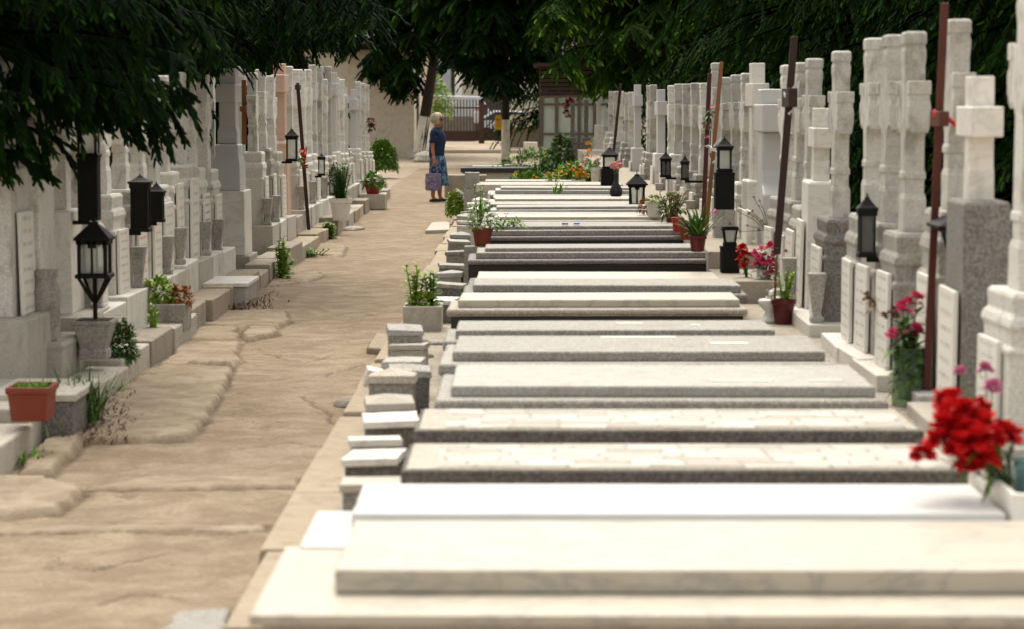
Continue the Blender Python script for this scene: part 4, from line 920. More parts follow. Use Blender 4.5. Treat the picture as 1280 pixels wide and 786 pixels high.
b = MB(); b.rects(0, 0, [(.13, .12, 0), (.125, .115, .34)]); tag(b.build('stone_block', M['granite_light'], loc=(p.x-.03, p.y, .19), bevel=.006), 'plain stone block under the red pot of white flowers', 'stone block')
pot('red clay flower pot with trailing white flowers on the foot stones', (p.x, p.y, .53), .088, .155, 'terracotta')
m = bush_mb(rp, .13, .12, .14, 260, .05, .022, .1)
for _ in range(120):
    f = rp.random(); q = V((.12+f*.26, -.05+rp.gauss(0, .03), .03+.04*math.sin(f*3)+rp.gauss(0, .022))); m.tint = rp.random(); m.leaf(q, rdir(rp, .3), .05, .02)
plant('trailing_plant', 'trailing plant with tiny white flowers in the red clay pot', 'plant', (p.x, p.y, .66), m, 'leaf', [('flowers', bloom_mb(rp, [(rp.uniform(-.08, .3), -.1, rp.uniform(.0, .15)) for _ in range(16)], .016, 8), 'p_white')])
p = at(600, 282, 25.2); m, _ = stems_mb(rp, 4, .42, .07, 16, .085, .024); plant('leafy_plant', 'upright leafy plant growing between the white foot stones', 'plant', (p.x, p.y, p.z), m, 'leaf')
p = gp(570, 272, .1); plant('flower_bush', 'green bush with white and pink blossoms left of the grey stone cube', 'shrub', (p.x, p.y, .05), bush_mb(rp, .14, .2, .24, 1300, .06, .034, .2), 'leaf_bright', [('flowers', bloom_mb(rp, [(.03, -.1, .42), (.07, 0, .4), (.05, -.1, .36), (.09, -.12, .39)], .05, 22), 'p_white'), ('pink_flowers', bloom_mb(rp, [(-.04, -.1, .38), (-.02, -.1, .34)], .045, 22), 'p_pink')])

# --- right side
p = gp(1246, 622, .5)
t = thing('marble_trough', 'white marble flower trough at the right edge under the red carnations', 'planter', (1.555, Yb_+.32, .30))
b = MB(); b.rects(0, 0, [(.10, .32, 0), (.105, .33, .31), (.085, .305, .31), (.08, .30, .25)]); b.build('box', M['marble_head'], t, bevel=.006)
b = MB(); b.rects(0, 0, [(.079, .299, .24), (.079, .299, .26)]); b.build('soil', M['soil'], t)
YC = Yb_+.3
def hp_(pts, Y, o): return [tuple(at(x, y, Y+dy)-o) for x, y, dy in pts]
o = at(1266, 606, YC); bouquet('red_carnations', 'big bunch of bright red carnations lying over the white marble trough', o,
    hp_([(1155, 567, -.1), (1184, 500, .05), (1180, 530, -.05), (1176, 552, 0), (1206, 512, -.05), (1222, 508, .03), (1208, 535, -.1), (1228, 530, -.05), (1196, 560, -.1), (1218, 560, -.08), (1232, 572, -.1), (1250, 540, 0), (1240, 548, -.06), (1212, 580, -.1), (1258, 542, .04), (1195, 520, .06), (1190, 515, 0), (1204, 552, -.12), (1222, 548, -.12)], YC, o), .052, 'p_red', .3, 'leaf_dark', 60, 60, .1, lw=.014)
o = at(1236, 560, 8.7); bouquet('mauve_dahlias', 'three mauve dahlias standing behind the red carnations', o, hp_([(1200, 464, 0), (1232, 461, .1), (1241, 484, 0)], 8.7, o), .036, 'p_mauve', .3, 'leaf', 10, 44, .07, lw=.01)
b = MB(); b.lathe(0, 0, [(.03, 0), (.034, .02), (.03, .05), (.036, .11), (.04, .12)], 20); q = V((1.555, Yb_+.32, 0)); tag(b.build('glass_jar', glass('teal_glass', (.25, .40, .42), .1, .6), loc=(q.x, q.y, .55), smooth=True), 'teal glass jar holding the red carnation stems at the right edge', 'jar')
# glass vase with pink flowers
q = gp(1137, 505, .342); Yv = q.y; s_ = Yv/FPX
b = MB(); b.lathe(0, 0, [(22*s_, 0), (23*s_, 10*s_), (21*s_, 40*s_), (20*s_, 72*s_), (18*s_, 72*s_), (18*s_, 8*s_)], 24)
tag(b.build('glass_vase', M['glass_green'], loc=q, smooth=True), 'green glass vase of water and pink flowers at the red-brown post', 'vase')
o = V(q)+V((0, 0, .02))
bouquet('pink_bouquet', 'mixed bouquet of pink and red flowers in the green glass vase', o, hp_([(1128, 382, 0), (1135, 378, .05), (1146, 372, .03), (1128, 388, -.05), (1146, 408, -.06), (1148, 416, -.04), (1116, 417, -.05)], Yv, o), .04, 'p_pink', .3, 'leaf_dark', 170, 26, .11, extra=((hp_([(1138, 390, -.05), (1150, 380, .02), (1132, 415, -.06)], Yv, o), .024, 'p_palepink', 'pale_flowers'), (hp_([(1115, 420, -.04), (1110, 418, 0), (1160, 400, 0)], Yv, o), .02, 'p_red', 'red_flowers'), (hp_([(1105, 395, 0), (1112, 392, .03), (1120, 395, -.03), (1118, 388, 0)], Yv, o), .024, 'p_dry', 'dry_flowers')), lw=.03)
bouquet('dried_flowers', 'dried rust flowers in the vase left of the pink bouquet', at(1098, 385, 12.4), [(rp.uniform(-.06, .06), rp.uniform(-.06, .06), rp.uniform(.02, .07)) for _ in range(10)], .026, 'p_dry', .1, 'dry', 14, 12, .07)
b = MB()
for _ in range(260):
    q = at(rp.uniform(1025, 1080), 0, rp.uniform(12.4, 14.6)); q.x = 1.62+rp.gauss(0, .05); q.z = .1+rp.uniform(0, .12); b.tint = rp.random(); b.leaf(q, rdir(rp, .2), .06, .018, .3)
tag(b.build('dead_leaves', M['litter'], tint=True), kind='stuff')
# red pot, bouquets, urn near 960,330
q = gp(979, 404, .342); Yr = q.y; s_ = Yr/FPX
pot('maroon flower pot behind the white marble urn', q, 15*s_, 30*s_, 'maroon')
m, tops = stems_mb(rp, 14, .2, .09, 8, .06, .022); plant('potted_plant', 'grey-green leafy plant in the maroon pot', 'plant', q+V((0, 0, .14)), m, 'leaf_bright')
m, tops = stems_mb(rp, 2, .36, .03, 14, .07, .03); plant('silver_stem', 'tall pale silvery stem standing in the maroon pot', 'plant', q+V((-.06, 0, .15)), m, 'dry')
Yb2 = 17.2; o = at(955, 358, Yb2)
b = MB(); b.lathe(0, 0, [(.045, -.09), (.05, -.07), (.042, .0), (.055, .10), (.06, .12)], 18); tag(b.build('glass_vase', M['glass'], loc=o, smooth=True), 'clear glass vase under the magenta bouquet', 'vase')
bouquet('magenta_bouquet', 'magenta pink bouquet in a clear vase before the broad white stele', o, hp_([(944, 318, 0), (952, 312, .03), (962, 310, 0), (968, 318, .03), (950, 328, -.04), (960, 330, -.05), (966, 330, 0), (972, 310, .05), (962, 342, -.04), (946, 332, 0), (968, 338, -.03), (956, 320, -.05)], Yb2, o), .046, 'p_pink', .3, 'leaf_dark', 60, 24, .08, extra=((hp_([(957, 316, -.07), (943, 340, -.05), (951, 345, -.06)], Yb2, o), .03, 'p_white', 'white_flowers'),))
o = at(934, 350, 17.4); bouquet('red_carnations', 'small bunch of red carnations beside the black lantern with cream glass', o, hp_([(928, 310, 0), (930, 318, 0), (925, 325, .03), (932, 328, 0), (928, 332, -.03), (935, 320, .02), (926, 312, 0)], 17.4, o), .042, 'p_red', .3, 'leaf_dark', 14, 24, .05)
o = at(963, 288, 18.8); bouquet('dry_stalks', 'spray of dry brown seed heads against the broad white stele', o, hp_([(942, 247, 0), (950, 252, 0), (936, 268, 0), (926, 258, 0), (921, 264, 0), (952, 277, 0), (934, 283, 0), (940, 265, .05), (948, 288, 0), (925, 290, 0)], 18.8, o), .016, 'p_dry', .3, 'dry', 10, 12, .04)
t = None
q = gp(962, 402, .342); Yu = q.y; s_ = Yu/FPX
t = thing('marble_urn', 'small white marble urn with a curled handle at the end of the cream slab', 'urn', q)
b = MB(); b.lathe(0, 0, [(15*s_, 0), (13*s_, 4*s_), (7*s_, 8*s_), (6*s_, 12*s_), (13*s_, 20*s_), (15*s_, 26*s_), (12*s_, 28*s_)], 20); b.build('bowl', M['marble_head'], t, smooth=True)
b = MB(); b.tube([(10*s_+11*s_*math.cos(a), 0, 28*s_+9*s_*math.sin(a)) for a in [x*.5-.6 for x in range(10)]], 5*s_, 8); b.build('handle', M['marble_head'], t, smooth=True)
# red pots near 860,290
PT = {}
for px, py, Y, r, h, mat, lb in ((840, 284, 25.6, 8, 15, 'terracotta', 'red clay pot farthest left of the red pot group by the orange post'), (847, 290, 24.8, 7.5, 18, 'red_plastic', 'small bright red pot with a white mark in the red pot group'), (858, 300, 24, 10, 24, 'terracotta', 'large red clay pot in the middle of the red pot group'), (872, 315, 22.8, 11, 20, 'maroon', 'dark red pot nearest the orange post'), (818, 272, 28.5, 10.5, 20, 'white_plastic', 'cream plastic pot with a green topped plant by the house-shaped lantern')):
    q = gp(px, py, .632); Y = q.y; PT[px] = q+V((0, 0, h*Y/FPX)); pot(lb, q, r*Y/FPX, h*Y/FPX, mat)
plant('succulent_plant', 'flat green cushion plant in the cream plastic pot', 'plant', PT[818]-V((0, 0, .02)), bush_mb(rp, .1, .1, .05, 160, .035, .02, .02), 'leaf_bright')
plant('dry_plant', 'rust-coloured dry plant between the house-shaped lantern and the cream pot', 'plant', gp(806, 270, .632), bush_mb(rp, .06, .06, .1, 160, .05, .02, .08), 'p_orange')
m, _ = stems_mb(rp, 16, .26, .14, 7, .11, .03); plant('potted_plant', 'brownish green leafy plant in the leftmost red clay pot', 'plant', PT[840]-V((0, 0, .02)), m, 'dry', [('green_leaves', bush_mb(rp, .12, .1, .12, 120, .07, .03, .08), 'leaf')])
plant('spiky_plant', 'dark spiky plant with long drooping leaves in the dark red pot', 'plant', PT[872]-V((0, 0, .02)), grass_mb(rp, 80, .34, .04, .04, .022, .5), 'leaf_dark', [('flowers', bloom_mb(rp, [(.12, 0, .2), (.13, .03, .08), (-.1, 0, .1)], .025, 14), 'p_mauve')])
bouquet('wreath_flowers', 'white and purple artificial flowers hanging high on the orange post', at(884, 145, 22), [(.03, -.03, .0), (-.03, -.03, -.08), (.05, -.03, .07), (.0, -.03, -.2)], .035, 'p_mauve', .2, 'leaf_dark', 40, 16, .09, extra=(([(.0, -.04, -.28), (.06, -.04, -.26), (.04, -.03, -.1)], .03, 'p_white', 'white_flowers'),))
# far right plants around 700,210
q = gp(770, 246, .63)
t = thing('black_vase', 'bulbous black vase with a narrow neck beside the shiny black lantern box', 'vase', q)
b = MB(); b.lathe(0, 0, [(.06, 0), (.085, .03), (.075, .09), (.03, .17), (.022, .26), (.03, .29), (.024, .29), (.018, .2)], 20); b.build('body', M['black_stone'], t, smooth=True)
bouquet('pink_flowers', 'pale pink flowers in the bulbous black vase', q+V((0, 0, .27)), [(-.04, 0, .1), (.02, 0, .12), (.06, .02, .09), (.0, -.03, .08)], .05, 'p_palepink', .1, 'leaf', 10, 20, .06)
p = at(744, 233, 38); pot('tall white vase pot at the right end of the far slabs', (p.x, 38, .42), .075, .34, 'white_plastic'); bouquet('white_flowers', 'white and pink blossoms in the tall white vase pot', (p.x, 38, .72), [(rp.uniform(-.16, .1), 0, rp.uniform(.08, .3)) for _ in range(10)], .05, 'p_white', .3, 'leaf', 70, 14, .12, extra=(([(-.05, -.05, .2), (.05, -.05, .15)], .045, 'p_palepink', 'pink_flowers'),))
p = at(723, 231, 38.4); pot('white pot holding yellow pansies on the low tan slab', (p.x, 38.4, .42), .11, .13, 'white_plastic'); bouquet('pansies', 'bright yellow and white pansies in the white pot at the far slabs', (p.x, 38.4, .52), [(rp.uniform(-.14, .12), -.05, rp.uniform(.04, .2)) for _ in range(9)], .06, 'p_yellow', .2, 'leaf', 40, 18, .1, extra=(([(-.08, -.06, .24), (.05, -.05, .27), (.13, 0, .2)], .05, 'p_white', 'white_flowers'), ([(.02, -.06, .22), (.1, -.04, .3)], .05, 'p_red', 'red_flowers')))
bouquet('yellow_lilies', 'tall yellow lilies rising behind the yellow pansies', (p.x+.12, 39.2, .5), [(.06, 0, .62), (.04, 0, .42), (.08, 0, .5)], .055, 'p_yellow', .4, 'leaf', 16, 18, .1)
p = at(692, 230, 38.2); pot('wide cream bowl pot of mixed flowers on the low tan slab', (p.x, 38.2, .42), .14, .075, 'white_plastic'); bouquet('mixed_flowers', 'pale yellow and green plants in the wide cream bowl pot', (p.x, 38.2, .48), [(rp.uniform(-.15, .15), -.03, rp.uniform(.05, .22)) for _ in range(10)], .035, 'p_yellow', .2, 'leaf_bright', 90, 10, .09)
p = gp(696, 242, .63); plant('spiky_plant', 'small spiky plant growing between the white slabs, centre', 'plant', (p.x, p.y, .62), grass_mb(rp, 26, .22, .05, .02, .02, .55), 'leaf')
for i, (px, Y, rx, rz, mt, lb) in enumerate([(640, 41.8, .28, .2, 'leaf', 'low weeds on the far left of the overgrown plots'), (662, 43.5, .45, .32, 'leaf', 'mounded green weeds in the middle of the overgrown plots'), (685, 45, .5, .42, 'leaf_dark', 'taller dark weeds below the old glass shed'), (706, 44, .35, .34, 'leaf_bright', 'yellow-green weeds right of the dark weeds'), (718, 42, .3, .45, 'leaf', 'upright grassy weeds behind the yellow pansies'), (735, 42, .3, .4, 'leaf', 'green weeds beside the tall white vase pot'), (672, 56, 1.0, .45, 'leaf', 'low green patch beyond the black slab'), (655, 40.4, .2, .16, 'leaf_bright', 'small bright weed with a yellow flower near the low tan slab')]):
    p = at(px, 200, Y); m = bush_mb(rp, rx, .5, rz, 1300, .13, .045, rz*.5); plant('weed_clump', lb, 'weeds', (p.x, Y, .05), m, mt, [('flowers', bloom_mb(rp, [(rp.uniform(-rx, rx)*.8, -.4, rz*rp.uniform(1.0, 1.5)) for _ in range(4)], .035, 10), rp.choice(['p_yellow', 'p_white', 'p_yellow']))])
plant('dark_shrub', 'small almost black shrub before the glass shed', 'shrub', at(701, 215, 55), bush_mb(rp, .28, .28, .42, 500, .12, .08, .4), 'leaf_dark')
for px, py, Y, lb in ((838, 185, 32, 'tiny red flowers high in the far right row, by the small black lantern'), (752, 222, 40, 'small red flowers at the foot of the far right row')):
    bouquet('grave_flowers', lb, at(px, py, Y), [(rp.uniform(-.05, .05), 0, rp.uniform(0, .08)) for _ in range(4)], .03, 'p_red', .1, 'leaf', 10, 12, .05)
bouquet('grave_flowers', 'dark red flowers with green leaves behind the maroon pot', at(995, 322, 16.6), [(rp.uniform(-.07, .07), 0, rp.uniform(0, .08)) for _ in range(7)], .028, 'p_darkred', .1, 'leaf_dark', 22, 14, .06)
p = gp(1247, 330, 0)
t = plant('flower_bed', 'green bed with pink flowers seen under the trees at the far right', 'flower bed', (p.x, p.y, 0), bush_mb(rp, .7, .6, .28, 900, .12, .05, .15), 'leaf', [('flowers', bloom_mb(rp, [(rp.uniform(-.5, .5), -.4, rp.uniform(.3, .4)) for _ in range(10)], .06, 14), 'p_pink')])

# ------------------------------------------------------------------ people
def skin_body(name, parent, verts, edges, radii, root, mat, sub=2):
    me = bpy.data.meshes.new(name); me.from_pydata(verts, edges, [])
    o = bpy.data.objects.new('tmp', me); COL.objects.link(o)
    md = o.modifiers.new('skin', 'SKIN'); md.use_smooth_shade = True
    for i, r in enumerate(radii):
        sv = me.skin_vertices[0].data[i]; sv.radius = (r, r) if not isinstance(r, tuple) else r; sv.use_root = (i == root)
    sd = o.modifiers.new('sub', 'SUBSURF'); sd.levels = sub; sd.render_levels = sub
    dg = bpy.context.evaluated_depsgraph_get(); m2 = bpy.data.meshes.new_from_object(o.evaluated_get(dg))
    bpy.data.objects.remove(o); m2.name = name; m2.materials.clear(); m2.materials.append(mat)
    n = bpy.data.objects.new(name, m2); COL.objects.link(n); n.parent = parent; return n
class SK:
    def __init__(s): s.v = []; s.e = []; s.r = []
    def p(s, co, r, prev=None):
        s.v.append(co); s.r.append(r); i = len(s.v)-1
        if prev is not None: s.e.append((prev, i))
        return i
    def chain(s, prev, pts):
        for co, r in pts: prev = s.p(co, r, prev)
        return prev
def human(root, skin, arm_pose):
    k = SK(); pel = k.p((0, 0, .84), (.13, .13)); 
    sp = k.chain(pel, [((-.005, 0, .97), .115), ((0, 0, 1.10), .12), ((-.005, 0, 1.22), .115)])
    nk = k.chain(sp, [((0, 0, 1.31), .06), ((.02, 0, 1.36), .05)])
    hd = k.chain(nk, [((.03, 0, 1.42), .075), ((.032, 0, 1.48), .092), ((.025, 0, 1.535), .07)])
    k.chain(len(k.v)-2, [((.118, 0, 1.455), .016), ((.128, 0, 1.445), .012)])        # nose
    k.chain(len(k.v)-5, [((.085, 0, 1.395), .03)])                                    # chin
    for sg in (-1, 1):
        hip = k.chain(pel, [((0, sg*.085, .78), .095), ((.015+sg*.02, sg*.085, .45), .062), ((-.005+sg*.04, sg*.085, .3), .058), ((-.01+sg*.05, sg*.085, .09), .036)])
        k.chain(hip, [((.02+sg*.05, sg*.09, .04), .036), ((.11+sg*.05, sg*.095, .022), .03)])
        sh = k.chain(sp, [((-.005, sg*.15, 1.27), .055)])
        el, wr = arm_pose[sg]
        a = k.chain(sh, [(el, .038), (wr, .026)])
        w = V(wr); dn = (V(wr)-V(el)).normalized()
        palm = k.p(tuple(w+dn*.06), .03, a)
        for q in range(4):
            off = V(((q-1.5)*.018, 0, 0)); f = palm
            f = k.chain(palm, [(tuple(w+dn*.10+off), .0095), (tuple(w+dn*(.135-.006*abs(q-1.4))+off+V((0, -sg*.012, 0))), .0085), (tuple(w+dn*.135+off+V((0, -sg*.035, .012))), .007)])
        k.chain(a, [(tuple(w+dn*.045+V((.035, -sg*.005, 0))), .011), (tuple(w+dn*.085+V((.042, -sg*.02, 0))), .009)])
    return skin_body('body', root, k.v, k.e, k.r, 0, skin)
skin = stone('sun_tanned_skin', (.46, .20, .115), (.40, .165, .09), None, rough=.5, bump=.02)
Pw = gp(546, 252.3, 0)
t = thing('person', 'woman with short blond hair, dark glasses, navy blouse and patterned skirt standing on the path', 'person', Pw, rz=R(-8))
human(t, skin, {-1: ((-.04, -.215, 1.0), (-.01, -.23, .77)), 1: ((-.02, .215, 1.0), (.02, .22, .78))})
navy = stone('navy_knit', (.012, .028, .085), (.008, .02, .062), None, rough=.85, bump=.3)
b = MB(); b.ell([(.0, 0, .80, .135, .185), (0, 0, .90, .14, .185), (.01, 0, 1.0, .142, .175), (.025, 0, 1.12, .15, .175), (.012, 0, 1.22, .135, .19), (-.005, 0, 1.29, .095, .175), (0, 0, 1.325, .068, .10), (.008, 0, 1.335, .062, .075)], 24)
for sg in (-1, 1): b.tube([(-.005, sg*.12, 1.265), (-.01, sg*.175, 1.235), (-.028, sg*.21, 1.12), (-.033, sg*.218, 1.06)], [.075, .075, .066, .07], 14)
b.build('blouse', navy, t, smooth=True)
nt = NT('blue_white_print'); v_ = nt.coords((1, 1, .55)); nn_ = nt.noise(v_, 17, 3, .6, 1.2)
b = MB(); rings = []
for (zz, rx, ry) in ((.83, .138, .188), (.74, .15, .195), (.6, .158, .20), (.45, .172, .21), (.34, .185, .22), (.29, .19, .225)):
    f = (.83-zz)/.54
    rings.append([(.015+.02*f+(rx*(1+.05*f*math.sin(i*1.7)))*math.cos(2*math.pi*i/40), ry*(1+.05*f*math.sin(i*1.7))*math.sin(2*math.pi*i/40), zz) for i in range(40)])
b.loft4(rings); b.build('skirt', nt.out(nt.ramp(nn_, [(.42, (.012, .03, .085)), (.53, (.05, .11, .20)), (.64, (.22, .30, .36))]), .85), t, smooth=True)
hairm = stone('short_blond_hair', (.64, .57, .42), (.50, .43, .29), (.32, .26, .16), .5, rough=.6, bump=.5)
b = MB(); hr = random.Random(3)
rings = []
for zz, r in ((1.385, .06), (1.42, .10), (1.46, .118), (1.51, .122), (1.555, .106), (1.59, .07), (1.607, .025)):
    ring = []
    for i in range(28):
        a = 2*math.pi*i/28; fr = math.cos(a); k_ = 1+.10*noise.noise(V((math.cos(a)*3, math.sin(a)*3, zz*24)))
        x = .012+r*k_*fr
        if fr > .35 and zz < 1.52: x = min(x, .065)
        ring.append((x, r*.92*k_*math.sin(a), zz))
    rings.append(ring)
b.loft4(rings)
for _ in range(260):
    d = rdir(hr, .15); q = V((.008+d.x*.115, d.y*.108, 1.5+d.z*.10))
    if d.x > .45 and q.z < 1.53: continue
    b.leaf(q, V((d.x-.4, d.y, d.z*.4-.5)), .05, .016, .1)
b.build('hair', hairm, t, smooth=True)
b = MB()
for sg in (-1, 1): b.rects(.112, sg*.036, [(.008, .03, 1.462), (.01, .033, 1.482), (.008, .03, 1.497)]); b.box(.02, .115, sg*.085-.004, sg*.085+.004, 1.484, 1.494)
b.box(.105, .118, -.012, .012, 1.484, 1.492); b.build('sunglasses', M['black_stone'], t)
for sg in (-1, 1):
    b = MB(); b.loft4([[(.045+sg*.05+lx*math.cos(2*math.pi*i/18), sg*.09+ly*math.sin(2*math.pi*i/18), zz) for i in range(18)] for lx, ly, zz in ((.115, .042, -.005), (.12, .047, .012), (.115, .046, .035), (.095, .04, .05))]); b.build('shoe', M['black_stone'], t, smooth=True)
b = MB(); b.lathe(-.012, -.229, [(.031, .79), (.033, .795), (.033, .81), (.031, .815)], 14); b.build('bracelet', M['steel'], t)
# handbag
mt = NT('mauve_print_fabric'); nv = mt.noise(mt.coords(), 22, 3, .6, .8)
hb = thing('handbag', 'square mauve patterned shopping bag held by the woman', 'bag', (Pw.x-.055, Pw.y-.25, .205), rz=R(-6))
b = MB(); b.rects(0, 0, [(.125, .045, 0), (.137, .055, .03), (.14, .05, .2), (.132, .03, .30), (.128, .022, .31)]); b.build('body', mt.out(mt.ramp(nv, [(.36, (.10, .075, .15)), (.5, (.19, .15, .26)), (.66, (.30, .25, .37))]), .8), hb, bevel=.008)
for sg in (-1, 1):
    b = MB(); b.tube([(-.06, sg*.025, .29), (-.035, sg*.02, .42), (.03, 0, .475), (.065, sg*.01, .42), (.075, sg*.025, .29)], .007, 6); b.build('handle', mt.m, hb)
# person behind the gate
Yg = 110.
q = at(597, 183, Yg+4)
t = thing('person', 'person in pale top and dark trousers walking beyond the brown gate', 'person', (q.x, Yg+4, 0), rz=R(60)); t.scale = (1.08, 1.08, 1.08)
human(t, skin, {-1: ((-.05, -.2, 1.0), (.02, -.21, .78)), 1: ((.0, .2, 1.0), (.08, .2, .8))})
b = MB(); b.ell([(.0, 0, .80, .145, .18), (.01, 0, 1.0, .14, .175), (.02, 0, 1.15, .145, .19), (-.005, 0, 1.28, .1, .18), (0, 0, 1.33, .065, .09)], 20)
for sg in (-1, 1): b.tube([(-.005, sg*.12, 1.265), (-.01, sg*.175, 1.23), (-.03, sg*.2, 1.05)], .066, 10)
b.build('shirt', NT('pale_grey_shirt').out((.45, .45, .46), .8), t, smooth=True)
b = MB()
for sg in (-1, 1): b.tube([(0, sg*.085, .86), (.015, sg*.088, .5), (0, sg*.088, .06)], [.12, .085, .075], 12)
b.build('trousers', NT('dark_grey_cloth').out((.06, .06, .065), .85), t, smooth=True)
b = MB(); b.ell([(.0, 0, 1.42, .09, .09), (.012, 0, 1.48, .104, .1), (.012, 0, 1.54, .1, .09), (.015, 0, 1.58, .04, .04)], 16); b.build('hair', NT('grey_hair').out((.4, .38, .36), .7), t, smooth=True)

# ------------------------------------------------------------------ far end: walls, gate, shed, buildings, car
def wall(label, x0, x1, Y, y1, h, mat, cap=None, name='boundary_wall'):
    t = thing(name, label, 'wall', ((x0+x1)/2, Y, 0)); hw = (x1-x0)/2
    b = MB(); b.box(-hw, hw, 0, y1-Y, -.1, h); b.build('panel', M[mat], t, bevel=.01)
    if cap: b = MB(); b.box(-hw-.03, hw+.03, -.05, y1-Y+.05, h+.002, h+.08); b.build('coping', M[cap], t, bevel=.01)
    return t
px = lambda x, Y: (x-VPX)*Y/FPX
Yw = 82
t = thing('outbuilding', 'stained beige rendered outbuilding behind the left row', 'building', (px(480, Yw), Yw, 0))
b = MB(); b.box(-8, px(518, Yw)-px(480, Yw), 0, 14, -.1, 3.6); b.build('wall', M['stucco'], t, bevel=.02)
b = MB(); b.box(-8.2, px(518, Yw)-px(480, Yw)+.25, -.3, 14.2, 3.602, 3.75); b.build('roof', M['shed_wood'], t)
b = MB(); b.box(px(518, Yw)-px(480, Yw)-.0, px(518, Yw)-px(480, Yw)+.06, 2, 3, 0, 2.1); b.build('door', M['old_wood'], t)
wall('beige boundary wall left of the brown gate', px(519, Yg), px(549, Yg), Yg, Yg+.3, hz(124, Yg), 'stucco', 'concrete')
wall('tan boundary wall between the whitewashed trunk and the glass shed', px(632, Yg), px(820, Yg), Yg-1, Yg-.7, hz(146, Yg), 'stucco', 'concrete')
q0, q1 = px(550, Yg), px(629, Yg); mid_ = px(602, Yg)
t = thing('metal_gate', 'rust brown metal double gate with thin vertical bars', 'gate', ((q0+q1)/2, Yg, 0)); c_ = (q0+q1)/2
zt_ = hz(134, Yg); zb_ = hz(177, Yg)
for a, c in ((q0, mid_), (mid_, q1)):
    b = MB(); a -= c_; c -= c_
    b.box(a+.02, a+.09, -.03, .03, zb_, zt_+.05); b.box(c-.09, c-.02, -.03, .03, zb_, zt_+.05)
    for zz in (zb_+.02, zb_+.4, zt_-.08): b.box(a+.09, c-.09, -.02, .02, zz, zz+.07)
    fr = b.build('leaf', M['rust_metal'], t)
    b = MB(); n = int((c-a)/.15)
    for i in range(n+1): x = a+.1+(c-a-.2)*i/n; b.tube([(x, 0, zb_+.05), (x, 0, zt_+.34)], .027, 5)
    b.build('bars', M['rust_metal'], fr)
    b = MB(); b.box(a+.1, c-.1, -.008, .008, zb_+.06, zb_+.4); b.build('kick_panel', M['rust_metal'], fr)
for xx in (q0-.12, mid_-.0, q1+.12):
    b = MB(); b.rects(xx-c_, .0, [(.13 if xx == mid_ else .12, .1, -.05), (.12, .1, zt_+.25), (.05, .04, zt_+.33)]); b.build('post', M['rust_metal'], t)
wall('low dark wall across the street seen through the left half of the gate', px(545, 116), px(594, 116), 116, 116.25, hz(146, 116), 'slab_edge')
# car beyond the gate
def car(x, Y, body, label):
    t = thing('parked_car', label, 'car', (x, Y, 0)); prof = [(-2.0, .25), (2.0, .25), (2.05, .6), (1.95, .85), (1.1, .95), (.55, 1.42), (-.9, 1.45), (-1.7, .98), (-2.02, .9), (-2.05, .5)]
    b = MB(); b.loft4([[(u, s_*.8, w) for u, w in prof] for s_ in (-1, 1)]); b.build('body', NT('car_paint').out(body, .25, .6), t, bevel=.08, seg=3)
    b = MB()
    for sg in (-1, 1): b.prism_x([(0, 0)], 0, 0) if False else None
    b.loft4([[(u, -.815, w) for u, w in ((-1.5, .97), (.95, .97), (.5, 1.35), (-.85, 1.37))], [(u, -.806, w) for u, w in ((-1.5, .97), (.95, .97), (.5, 1.35), (-.85, 1.37))]]); b.build('window', NT('car_glass').out((.03, .035, .04), .1, .6), t)
    for wx in (-1.25, 1.25):
        for sg in (-1, 1):
            b = MB(); n = 20; b.loft4([[(wx+r_*math.cos(2*math.pi*i/n), sg*yy, .31+r_*math.sin(2*math.pi*i/n)) for i in range(n)] for r_, yy in ((.29, .64), (.31, .68), (.31, .8), (.28, .83))]); w_ = b.build('wheel', NT('tyre_rubber').out((.02, .02, .02), .8), t)
    return t
car(px(640, 116), 121, (.55, .57, .6), 'silver parked car on the street beyond the gate')
t = thing('delivery_van', 'white van parked on the street behind the left half of the gate', 'van', (px(568, 120), 122.5, 0))
b = MB(); b.loft4([[(u, s_*.95, w) for u, w in ((-2.6, .35), (2.4, .35), (2.5, 1.0), (1.9, 1.2), (1.3, 2.15), (-2.55, 2.25))] for s_ in (-1, 1)]); b.build('body', NT('white_van_paint').out((.45, .46, .47), .3, .5), t, bevel=.07, seg=3)
b = MB(); b.box(1.1, 1.65, -.965, -.955, 1.2, 1.75); b.build('window', bpy.data.materials['car_glass'], t)
for wx in (-1.6, 1.6):
    b = MB(); n = 20; b.loft4([[(wx+r_*math.cos(2*math.pi*i/n), yy, .34+r_*math.sin(2*math.pi*i/n)) for i in range(n)] for r_, yy in ((.31, -.98), (.34, -.94), (.34, -.75))]); b.build('wheel', bpy.data.materials['tyre_rubber'], t)
# buildings beyond the street
def building(x0, x1, Y, h, label, mat='facade'):
    t = thing('town_house', label, 'building', ((x0+x1)/2, Y, 0), 'houses across the street'); hw = (x1-x0)/2
    b = MB(); b.box(-hw, hw, 0, 10, -.1, h); b.build('wall', M[mat], t)
    b = MB(); b.loft4([[(-hw-.4, -.5, h+.002), (hw+.4, -.5, h+.002), (hw+.4, 10.5, h+.002), (-hw-.4, 10.5, h+.002)], [(-hw*.7, 4, h+2.2), (hw*.7, 4, h+2.2), (hw*.7, 6, h+2.2), (-hw*.7, 6, h+2.2)]]); b.build('roof', stone('roof_tiles', (.22, .07, .045), (.16, .05, .035), None), t)
    n = int(hw*2/2.6)
    for fl in range(int(h//3)):
        for i in range(n):
            x = -hw+(i+.5)*2*hw/n; b = MB(); b.box(x-.6, x+.6, -.06, .02, fl*3+1.0, fl*3+2.5); f = b.build('window', M['white_plastic'], t)
            b = MB(); b.box(x-.5, x-.03, -.075, -.061, fl*3+1.1, fl*3+2.4); b.box(x+.03, x+.5, -.075, -.061, fl*3+1.1, fl*3+2.4); b.build('pane', bpy.data.materials['car_glass'], f)
building(-13, -3.8, 131, 7, 'white two storey house far beyond the gate, on the left')
